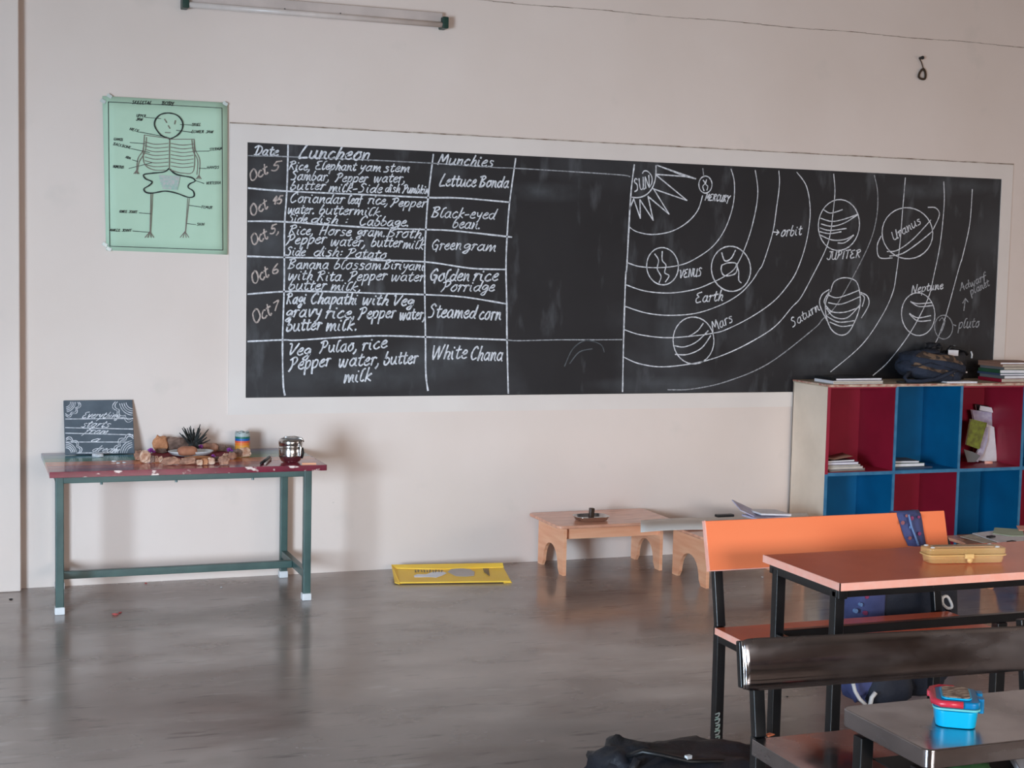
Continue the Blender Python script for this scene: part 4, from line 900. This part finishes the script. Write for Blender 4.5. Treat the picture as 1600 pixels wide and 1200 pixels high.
# navy backpack slumped on the shelf
bk=thing('navy_backpack',(5.25,7.27,zt),'navy blue backpack with brown camouflage patches slumped on the shelf top','backpack')
RB=RY(.14)
cB=Vector((5.30,7.27,zt+.085)); sB=(.40,.26,.165)
MB().blob(cB,sB,RB,.72,.07,2.5,4,34,20).build('body','navy',bk,smooth=True)
MB().blob(cB+Vector((-.06,-.03,-.035)),(.36,.22,.10),RY(.22),.8,.08,3,7,30,16,flatbot=.045).build('front_pocket','navy',bk,smooth=True)
MB().blob(cB,sB,RB,.72,.07,2.5,4,14,8,ur=(.60,.86),vr=(.60,.84),infl=1.03).build('camouflage_patch','camo',bk,smooth=True,label='brown camouflage upper patch')
MB().blob(cB+Vector((-.06,-.03,-.035)),(.36,.22,.10),RY(.22),.8,.08,3,7,14,8,ur=(.60,.84),vr=(.55,.78),infl=1.05).build('camouflage_patch','camo',bk,smooth=True,label='brown camouflage lower patch')
MB().tube([Vector(p) for p in ((5.06,7.14,zt+.06),(5.02,7.12,zt+.03),(5.03,7.11,zt+.014),(5.12,7.105,zt+.012),(5.22,7.11,zt+.022),(5.30,7.115,zt+.05),(5.36,7.12,zt+.07))],.011,8,flat=1.).build('shoulder_strap','navy',bk,smooth=True)
MB().tube([Vector(p) for p in ((5.08,7.15,zt+.085),(5.2,7.135,zt+.115),(5.33,7.135,zt+.085),(5.45,7.15,zt+.05))],.003,6).build('zip','dnavy',bk,smooth=True)
MB().blob((5.27,7.24,zt+.172),(.12,.1,.03),None,.8,.15,4,5,14,8).build('grab_handle','dnavy',bk,smooth=True)
for x,y_,z_ in ((5.35,7.13,zt+.058),(5.44,7.135,zt+.06)): MB().box((x-.006,y_-.012,z_-.003),(x+.006,y_-.004,z_+.005)).build('zip_pull','steel',bk)
# black bag behind it
bb=thing('black_bag',(5.50,7.36,zt),'black upright bag with white tag behind the navy backpack on the shelf','bag')
MB().blob((5.52,7.375,zt+.085),(.15,.14,.17),None,.45,.05,3,2,24,14).build('body','blacknylon',bb,smooth=True)
MB().tube([(5.45,7.33,zt+.16),(5.47,7.32,zt+.195),(5.52,7.32,zt+.185),(5.57,7.33,zt+.175),(5.60,7.33,zt+.15)],.010,8).build('handle','blackplastic',bb,smooth=True)
MB().blob((5.40,7.39,zt+.185),(.10,.08,.06),None,.9,.25,4,9,14,8).build('crumpled_top','blacknylon',bb)
MB().box((5.43,7.285,zt+.145),(5.50,7.288,zt+.178),RY(.03)).build('white_tag','paper',bb,label='white rectangular tag')
MB().tube([(5.60,7.3,zt+.17),(5.605,7.295,zt+.15),(5.602,7.295,zt+.13)],.005,6).build('white_cord','cap',bb,smooth=True)
MB().tube([(5.50,7.32,zt+.182),(5.498,7.325,zt+.205)],[.009,.006],8).build('cord_lock','greyc',bb,smooth=True)
# book stack at the right end
z=zt; cv=[('maroonp','cream',.02),('greyc','paper',.018),('bluec','paper',.012),('dgreen','paper',.02),('greyc','cream',.016),('brownc','cream',.014),('brownc','paper',.012)]
nm=['maroon book lowest in the stack at the right end of the shelf top','grey book second lowest in the stack on the shelf top','blue grey thin book third from the bottom of the shelf top stack','bottle green book in the middle of the shelf top stack','grey book above the green one in the shelf top stack','brown covered book second from the top of the shelf top stack','thin brown book topmost on the shelf top stack']
for k,(c_,pg,h_) in enumerate(cv):
    notebook((5.83+.01*math.sin(k*2),7.24,z),.27,.21,h_,.05*math.sin(k*1.7),c_,nm[k],'book stack on the shelf top',page=pg,cat='book',name='book'); z+=h_+.0006
notebook((6.08,7.22,zt),.2,.2,.05,.03,'paper','thick white paper bundle beside the book stack on the shelf top',page='paper')
notebook((6.08,7.22,zt+.051),.2,.2,.04,-.05,'brownc','brown wrapped bundle on the white paper bundle on the shelf top',page='paper')

# ================================================================== DESK + BENCH SETS
def desk_set(name,x0,x1,by,seat_z,seat_y0,back,dz,dx0,dx1,dy0,dy1,mats,label,xbar_z,lip=.022,steel=False):
    """school desk with its bench. back=(y_bottom,z_bottom,y_top,z_top)"""
    t=thing(name,((x0+x1)/2,(dy0+by)/2,0),label,'school desk')
    mb_,ms,md,me=mats; lw=.032
    yb_,zb_,yt_,zt_=back; ang=math.atan2(yt_-yb_,zt_-zb_)
    # backrest board
    Lb=math.hypot(yt_-yb_,zt_-zb_); R=RX(-ang); c=Vector(((x0+x1)/2,yb_,zb_))
    if not steel:
        MB().box((x0-.035,yb_-.009,zb_),(x1,yb_+.009,zb_+Lb),R,c).build('backrest',mb_,t,bevel=.003); brd=bpy.data.objects[[k for k in WLOC][-1]]
        MB().box((x0-.037,yb_-.0093,zb_-.002),(x0-.034,yb_+.0093,zb_+Lb+.001),R,c).build('backrest_edging',me,brd,label='pale salmon edging strip')
        MB().box((x0-.034,yb_-.0093,zb_-.0025),(x1,yb_+.0093,zb_+.0005),R,c).build('backrest_edging',me,brd,label='pale salmon edging strip')
    else:
        # folded steel sheet: shallow convex section with rounded ends
        prof=[]; n=9
        for i in range(n+1):
            s_=i/n; prof.append((-.010*math.sin(PI*s_)**.45-.001, s_*Lb))
        mb=MB(); xs=[x0-.035,x0-.030,x0-.02,x0,x1-.02,x1]
        for xi,x in enumerate(xs):
            k=[.10,.06,.02,0,0,.04][xi]
            for dy,dz_ in prof: 
                v=Vector((0,dy*(1 if 0<xi<5 else .5),Lb/2+(dz_-Lb/2)*(1-k))); v=R@v; tt_=(x-x0)/(x1-x0); mb.v.append(Vector((x,yb_+v.y,zb_+v.z-tt_*(.012+.012*dz_/Lb))))
        m_=n+1
        for xi in range(len(xs)-1):
            for i in range(n): mb.f.append((xi*m_+i,(xi+1)*m_+i,(xi+1)*m_+i+1,xi*m_+i+1))
        o=mb.build('backrest',mb_,t,smooth=True); so=o.modifiers.new('s','SOLIDIFY'); so.thickness=.0025; so.offset=1
        # rolled bright edge at its free end, dark cap behind
        MB().tube([Vector((x0-.0355,yb_,zb_))+R@Vector((0,dy*.5,Lb/2+(dz_-Lb/2)*.9)) for dy,dz_ in prof],.0035,6).build('rolled_edge','chrome_edge',t,smooth=True)
        MB().box((x0-.04,yb_+.006,zb_+.008),(x0+.03,yb_+.026,zb_+Lb-.006),R,c).build('end_plate','black',t,bevel=.004)
    # bench frame
    for x in (x0,x1-lw-.02):
        sl=ang
        MB().bar((x+lw/2,by+.012,.0),(x+lw/2,by+.014,seat_z),lw,lw,(0,1,0)).build('leg','black',t,bevel=.003)
        MB().bar((x+lw/2,by+.014,seat_z),(x+lw/2,yt_+.024,zt_-.01),lw,lw*.8,(0,1,0)).build('backrest_post','black',t,bevel=.003)
        MB().box((x,dy0+.05,.0),(x+lw,by,.032)).build('floor_rail','black',t,bevel=.003)
        MB().box((x+.002,seat_y0+.015,seat_z-.05),(x+lw-.002,by,seat_z-.022)).build('seat_rail','black',t,bevel=.003)
    MB().box((x0+lw,by-.012,seat_z-.05),(x1-lw,by+.015,seat_z-.024)).build('rear_rail','black',t,bevel=.003)
    # seat
    if not steel:
        st_=MB().box((x0-.008,seat_y0,seat_z-.02),(x1,by+.0,seat_z)).build('seat',ms,t,bevel=.001)
        MB().box((x0-.01,seat_y0-.002,seat_z-.021),(x0-.008,by,seat_z+.0005)).build('seat_edging',me,st_,label='pale salmon edging strip')
        MB().box((x0-.01,seat_y0-.003,seat_z-.021),(x1,seat_y0,seat_z+.0005)).build('seat_edging',me,st_,label='pale salmon edging strip')
    else:
        st_=MB().box((x0-.008,seat_y0,seat_z-.003),(x1,by,seat_z)).build('seat',ms,t)
        MB().box((x0-.011,seat_y0-.003,seat_z-.04),(x0-.008,by,seat_z+.001)).build('seat_lip',ms,st_,bevel=.001)
        MB().box((x0-.011,seat_y0-.003,seat_z-.04),(x1,seat_y0,seat_z+.001)).build('seat_lip',ms,st_,bevel=.001)
    # desk
    if not steel:
        dk_=MB().box((dx0,dy0,dz-.02),(dx1,dy1,dz)).build('desktop',md,t,bevel=.001)
        MB().box((dx0-.003,dy0-.003,dz-.022),(dx1,dy0,dz+.0006)).build('desktop_edging',me,dk_,label='pale salmon edging strip')
        MB().box((dx0-.003,dy0-.003,dz-.022),(dx0,dy1,dz+.0006)).build('desktop_edging',me,dk_,label='pale salmon edging strip')
    else:
        r=.02; pts=[]
        for cx,cy,a0 in ((dx0+r,dy1-r,90),(dx0+r,dy0+r,180)):
            for i in range(5): a=math.radians(a0+90*i/4); pts.append((cx+r*math.cos(a),cy+r*math.sin(a)))
        pts+=[(dx1,dy0),(dx1,dy1)]
        mb=MB().prism([(x,y,dz-.04) for x,y in pts],(0,0,.04)); mb.build('desktop',md,t,bevel=.0035,smooth=True)
    lx=dx0+.008; ly_b=dy1-.055; ly_f=dy0+.05
    for x in (lx,dx1-.09):
        for y_ in (ly_b,ly_f): MB().box((x,y_-lw/2,.03 if not (x==lx and False) else .0),(x+lw,y_+lw/2,dz-.03-(.02 if steel else 0))).build('leg','black',t,bevel=.003)
        MB().box((x,dy0+.04,.0),(x+lw,dy1-.03,.03)).build('floor_rail','black',t,bevel=.003)
        MB().box((x+.001,dy0+.02,dz-.052),(x+lw-.001,dy1-.02,dz-.022)).build('top_rail','black',t,bevel=.003) if not steel else None
        MB().box((x+.003,ly_f,xbar_z),(x+lw-.003,ly_b,xbar_z+.02)).build('shelf_rail','black',t,bevel=.003)
    if not steel:
        for y_ in (dy0+.03,dy1-.05): MB().box((lx,y_,dz-.05),(dx1-.06,y_+.025,dz-.022)).build('top_rail','black',t,bevel=.003)
    MB().box((lx+lw,ly_b-.012,xbar_z),(dx1-.09,ly_b+.012,xbar_z+.028)).build('cross_rail','black',t,bevel=.003)
    return t
OD=dict(dz=.72)
orange_set=desk_set('orange_bench_desk',2.36,3.27,4.325,.42,4.05,(4.335,.61,4.378,.768),.72,2.352,3.85,3.60,4.03,('orange','redlam','redlam','salmon'),'orange topped school bench and desk on black frame, behind the steel one',.467)
q=on_z(1555,1087,0)
MB().box((q.x-.02,3.9,0),(q.x+.018,3.935,.40)).build('support_leg','black',orange_set,bevel=.003) if False else None
MB().box((3.19,3.955,.0),(3.228,3.99,.468)).build('support_leg','black',orange_set,bevel=.003)
q=on_y(1338,927,3.66); MB().box((q.x-.007,3.66,.672),(q.x+.009,3.68,.695)).build('wooden_peg',mat('peg_wood',(130,70,56),.5),orange_set)
steel_set=desk_set('steel_bench_desk',1.893,2.78,3.25,.42,2.96,(3.255,.543,3.276,.673),.66,1.80,2.78,2.425,2.735,('dsteel','dsteel','dsteel','chrome_edge'),'stainless steel topped school bench and desk nearest the camera at the right','blank' and .40,steel=True)

# scribbled label on the orange bench leg
q=on_y(1121,1135,4.32); sl=[]
for k,(u,v) in enumerate(((1,1116),(0,1125),(2,1134),(0,1143),(1,1152))): sl.append([Vector((1117+u,v)),Vector((1124,v-2)),Vector((1122,v+4)),Vector((1118,v+5))])
ribbons([cr(s_,3) for s_ in sl],lambda x,y:on_y(x,y,4.3205),.005,(0,-1,0),.0005).build('painted_marks','eraser',orange_set,label='worn white painted marks on the front left leg')

# ---- backpack hung on the orange bench
hb=thing('hanging_backpack',(2.95,4.5,.1),'dark navy backpack hanging behind the orange bench by a printed indigo strap','backpack')
MB().blob((3.235,4.555,.36),(.40,.22,.60),None,.45,.05,2.5,3,30,20).build('body','dnavy',hb,smooth=True)
MB().blob((3.045,4.52,.35),(.13,.17,.56),None,.5,.06,2.5,6,20,14).build('side_pocket','bluecloth',hb,smooth=True)
MB().blob((3.13,4.52,.12),(.2,.2,.14),None,.6,.1,3,8,16,10).build('bottom_trim','dnavy',hb,smooth=True)
MB().tube([on_y(*p,4.42) for p in ((1333,1068),(1336,1080),(1343,1092),(1352,1101))],.007,8).build('white_piping','cap',hb,smooth=True)
MB().tube([on_y(*p,4.41) for p in ((1368,1082),(1362,1090),(1359,1104))],.008,8).build('white_piping','cap',hb,smooth=True)
# strap folded over the top of the backrest
def strap_pt(px,py,y): return on_y(px,py,y)
L1=[(1402,806),(1405,815),(1409,828),(1413,840),(1419,853)]; R1=[(1438,804),(1440,815),(1442,828),(1444,840),(1446,853)]
zt_=.768
mb=MB(); n=len(L1)
zz=[.772,.75,.715,.685,.65]; 
def yb_at(z): return 4.335+(4.378-4.335)*(z-.61)/.158-.0145
cols=[]
for i in range(n):
    y_=yb_at(zz[i]); a=on_y(*L1[i],y_); b=on_y(*R1[i],y_); m_=(a+b)/2; m_.y-=.008
    cols.append([a,a.lerp(m_,.5)+Vector((0,-.004,0)),m_,m_.lerp(b,.5)+Vector((0,-.004,0)),b])
a,b=cols[0][0],cols[0][-1]
over=[[p+Vector((0,.012,.012)) for p in cols[0]],[p+Vector((0,.045,.008)) for p in cols[0]],[p+Vector((0,.06,-.05)) for p in cols[0]],[p+Vector((.0,.085,-.2)) for p in cols[0]]]
rows_=over[::-1]+cols
for r_ in rows_: mb.v+= [Vector(p) for p in r_]
for j in range(len(rows_)-1):
    for i in range(4): mb.f.append((j*5+i,j*5+i+1,(j+1)*5+i+1,(j+1)*5+i))
strap=o=mb.build('shoulder_strap','bluecloth',hb,smooth=True); so=o.modifiers.new('s','SOLIDIFY'); so.thickness=.006; so.offset=0
for px,py,r_,m_ in ((1411,817,3.2,'orangedot'),(1425,810,3.4,'reddot'),(1436,808,2.2,'reddot'),(1422,841,3,'orangedot'),(1437,834,3,'reddot'),(1423,824,2.4,'skydot'),(1417,806,2.4,'orangedot'),(1434,848,2.4,'skydot')):
    z_=on_y(px,py,4.36).z; c_=on_y(px,py,yb_at(z_)-.018); R=r_/F_PX*(c_-CO).dot(_fw)
    MB().prism([(c_.x+R*math.cos(a),c_.y,c_.z+R*math.sin(a)) for a in [k*PI/6 for k in range(12)]],(0,.003,0)).build('printed_dot',m_,strap)
MB().tube([on_y(1420,804,4.338),on_y(1424,822,4.33),on_y(1430,838,4.32),on_y(1435,852,4.312)],.0035,6).build('strap_seam','skydot',strap,smooth=True)
for px,py,r_,m_ in ((1346,945,3,'skydot'),(1355,933,3.2,'reddot'),(1338,955,3.4,'skydot'),(1353,958,3.6,'reddot')):
    c_=on_y(px,py,4.434); R=r_/F_PX*(c_-CO).dot(_fw); MB().prism([(c_.x+R*math.cos(a),c_.y,c_.z+R*math.sin(a)) for a in [k*PI/6 for k in range(12)]],(0,.012,0)).build('printed_dot',m_,hb)
# right strap with buckle
pts=[on_y(*p,4.40) for p in ((1462,900),(1466,925),(1474,945),(1490,962))]
wst=MB().tube(pts,[.02,.018,.016,.018],8,flat=.35).build('webbing_strap','dnavy',hb,smooth=True)
MB().tube([on_y(*p,4.375) for p in ((1466,922),(1469,930),(1473,936))],.0035,6).build('white_cord','cap',hb,smooth=True)
MB().tube([on_y(p[0],p[1],4.37) for p in cr([(1473,934),(1480,932),(1486,942),(1487,949),(1480,950),(1473,943)],3,True)[:-1]],.0055,8,close=True).build('buckle','cap',wst,smooth=True,label='white plastic buckle')

# ---- pencil box on the orange desk
q0,q1=on_z(1452,882,.72),on_z(1578,880,.72)
px0,px1=q0.x,q1.x; pcx,pcy=(px0+px1)/2,(q0.y+q1.y)/2+.035
ang=math.atan2(q1.y-q0.y,q1.x-q0.x); wP=math.hypot(q1.x-q0.x,q1.y-q0.y)
pb=thing('pencil_box',(pcx,pcy,.72),'translucent amber plastic pencil box on the orange desktop','pencil box')
def rbox(cx,cy,w_,d_,z0,z1,r,rot,n=5,ins=0.):
    pts=[]
    for sx,sy,a0 in ((1,1,0),(-1,1,90),(-1,-1,180),(1,-1,270)):
        for i in range(n):
            a=math.radians(a0+90*i/(n-1)); pts.append(Vector((sx*(w_/2-r)+r*math.cos(a),sy*(d_/2-r)+r*math.sin(a),0)))
    R=RZ(rot); mb=MB(); m_=len(pts)
    for z,k in ((z0,1-ins),(z1,1.)):
        for p in pts: v=R@Vector((p.x*k,p.y*k,0)); mb.v.append(Vector((cx+v.x,cy+v.y,z)))
    mb.f=[tuple(range(m_))[::-1],tuple(range(m_,2*m_))]+[(i,(i+1)%m_,(i+1)%m_+m_,i+m_) for i in range(m_)]
    return mb
dP=.075
rbox(pcx,pcy,wP-.012,dP-.01,.7212,.743,.018,ang,ins=.04).build('tray','amber',pb,bevel=.002)
rbox(pcx,pcy,wP,dP,.7435,.748,.02,ang).build('rim','ambers',pb,bevel=.0015)
rbox(pcx,pcy,wP-.004,dP-.004,.7485,.768,.02,ang).build('lid','amber',pb,bevel=.004)
Rp=RZ(ang)
def pp(x,y,z): v=Rp@Vector((x,y,0)); return Vector((pcx+v.x,pcy+v.y,z))
rbox(*pp(.0,-dP/2-.004,0)[:2],.03,.01,.738,.752,.004,ang).build('latch','ambers',pb,bevel=.001)
MB().blob(pp(0,-dP/2-.008,.733),(.02,.012,.018),None,1,0,1,1,12,8).build('latch_knob','ambers',pb,smooth=True)
for x,y in ((-wP/2+.022,-.02),(-wP/2+.02,.02),(wP/2-.03,-.02),(wP/2-.035,.02)): MB().blob(pp(x,y,.769),(.016,.012,.006),None,1,0,1,1,10,6).build('stud','cap',pb,smooth=True)
rbox(*pp(0,.0,0)[:2],wP-.06,.03,.7685,.7705,.004,ang).build('lid_groove',mat('dark_amber',(206,170,132),.3),pb)

# ---- lunch box on the steel desk
c_=on_z(1492,1141,.66); c_.y+=.050; c_.x+=.036; lz=.6608
lb=thing('lunch_box',(c_.x,c_.y,lz),'blue plastic lunch box with coral red rim and pictured lid on the steel desk','lunch box')
wL,dL=.088,.112; rot=-.58
rbox(c_.x,c_.y,wL,dL,lz,lz+.036,.022,rot,ins=.08).build('base','aqua',lb,bevel=.003)
rbox(c_.x,c_.y,wL+.008,dL+.008,lz+.0385,lz+.043,.018,rot).build('gasket','teal',lb,bevel=.001)
rbox(c_.x,c_.y,wL+.006,dL+.006,lz+.0435,lz+.058,.018,rot).build('lid','aqua2',lb,bevel=.004)
rbox(c_.x,c_.y,wL-.026,dL-.02,lz+.0585,lz+.062,.014,rot).build('lid_frame','aqua',lb,bevel=.001)
rbox(c_.x,c_.y,wL-.034,dL-.028,lz+.0622,lz+.0635,.012,rot).build('pictured_panel','lidprint',lb,label='brown patterned picture panel')
Rl=RZ(rot)
def lp(x,y): v=Rl@Vector((x,y,0)); return c_.x+v.x,c_.y+v.y
w2,d2=wL/2+.002,dL/2+.002
MB().tube([(*lp(.012,-d2),lz+.052),(*lp(-w2+.014,-d2),lz+.052),(*lp(-w2,-d2+.014),lz+.053),(*lp(-w2,d2-.014),lz+.054),(*lp(-w2+.014,d2),lz+.054),(*lp(.0,d2),lz+.054)],.0075,8,flat=1.).build('red_clasp_rim','coral',lb,smooth=True,label='coral red rim')
rbox(*lp(-w2-.005,.02),.012,.016,lz+.046,lz+.058,.004,rot).build('clasp','coral',lb,bevel=.001)
for y_ in (.025,-.02): rbox(*lp(w2+.004,y_),.012,.024,lz+.03,lz+.06,.004,rot).build('side_clip','aqua2',lb,bevel=.001)

# ---- black bag at the bottom, on the floor
fb=thing('floor_bag',(1.85,3.6,0),'crumpled black bag lying on the floor left of the steel bench','bag')
a=on_z(1085,1185,.17)
MB().blob((2.0,3.80,.094),(.58,.42,.235),RZ(-.25),.75,.10,3,5,40,22,flatbot=.093).build('body','blacknylon',fb,smooth=True)
MB().blob((1.83,3.86,.115),(.17,.26,.21),RZ(.2)@RY(-.3),.7,.12,3,8,26,16).build('side_pocket','blacknylon',fb,smooth=True)
MB().tube([(1.80,3.82,.20),(1.83,3.76,.232),(1.88,3.74,.222),(1.95,3.72,.205),(2.05,3.70,.20)],.014,8,flat=.6).build('strap','blackplastic',fb,smooth=True)
MB().tube([(1.75,3.78,.08),(1.77,3.74,.16),(1.80,3.74,.22)],.012,8).build('piping','blacknylon',fb,smooth=True)
q=on_z(1075,1184,.215); MB().box((q.x-.008,q.y-.006,.212),(q.x+.010,q.y+.006,.222),RZ(.3)).build('small_tag','cap',fb)

# ---- papers on the third low table
z3=.2705
for k,(pts,m_,l_) in enumerate([
 ([(1503,846),(1560,836),(1590,850),(1530,862)],'brownc','brown card under the loose papers at the right edge'),
 ([(1500,839),(1530,833),(1600,855),(1600,866)],'cream','cream sheet below the white papers at the right edge'),
 ([(1519,834),(1562,829),(1600,836),(1600,862),(1575,853)],'paper','large white sheet on the heap at the right edge'),
 ([(1551,834),(1554,825),(1598,828),(1600,838),(1580,838)],'greensheet','pale green sheet on top of the heap at the right edge'),
 ([(1588,822),(1600,822),(1600,829),(1592,829)],'salmon','pink slip at the right edge above the green sheet')]):
    sheetpx(pts,z3+.001+.0045*k,m_,l_)
for px,py in ((1549,839),(1581,847)):
    q=on_z(px,py,z3+.022); MB().box((q.x-.025,q.y-.012,z3+.0195),(q.x+.02,q.y+.012,z3+.028),RZ(.3)).build('binder_clip','blackplastic',label=('black clip at the far edge of the white sheet, right edge of the photo' if px<1560 else 'black clip at the near edge of the white sheet, right edge of the photo'),cat='clip')

# ---- small things at the steel set
th=thing('thread_tangle',(1.95,3.02,.4205),'tangle of red thread lying on the steel bench seat','thread')
rg=random.Random(8); q=on_z(1430,1190,.42)
for k in range(9):
    a=rg.uniform(0,2*PI); l=rg.uniform(.02,.05); p=Vector((q.x,q.y,.4235)); d=Vector((math.cos(a),math.sin(a)*.6,0))*l
    MB().tube([p-d,p+Vector((rg.uniform(-.01,.01),rg.uniform(-.01,.01),.006)),p+d],.0022,5).build('strand','redline',th)
q=on_z(1202,1149,.42); MB().box((q.x-.012,q.y-.008,.4205),(q.x+.012,q.y+.008,.423),RZ(.4)).build('orange_scrap','orange',label='tiny orange scrap at the rear left of the steel bench seat',cat='scrap')
MB().box((1.85,2.44,.555),(2.72,2.68,.558)).build('book_tray','dark_interior',steel_set,label='dark under-desk tray')
MB().box((2.075,2.47,.4205),(2.28,2.66,.424)).build('x','dark_interior',steel_set) if False else None
notebook((2.20,2.50,.559),.2,.14,.016,-.5,'paper','white notebook in the tray under the steel desktop')
MB().blob((1.955,2.50,.582),(.10,.08,.045),None,.9,.15,3,2,16,10).build('green_cloth','leaf',label='green cloth bundle under the front edge of the steel desktop',cat='cloth',smooth=True)

# ---- litter on the floor
for k,(px,py,s_,m_,l_) in enumerate([(180,961,.03,'redline','reddish dried petal on the floor under the rainbow table'),(188,958,.02,'redline','smaller reddish petal on the floor under the rainbow table'),(1191,902,.012,'cap','white crumb on the floor behind the orange desk'),(1028,869,.022,'cap','white scrap on the floor beside the right leg of the low table'),
   (346,918,.014,'cap','white crumb on the floor below the rainbow table stretcher'),(228,912,.018,'redline','red scrap on the floor at the wall behind the rainbow table'),(17,937,.02,'blackplastic','dark scrap on the floor in front of the pilaster'),(909,873,.01,'cap','white crumb on the floor under the left low table'),(1230,1089,.012,'blackplastic','black crumb on the floor beyond the steel bench')]):
    q=on_z(px,py,0); q.y=min(q.y,7.44); MB().blob((q.x,q.y,s_*.14),(s_,s_*.7,s_*.28),RZ(k),1,.3,3,k,9,6).build('floor_scrap',m_,label=l_,cat='scrap')
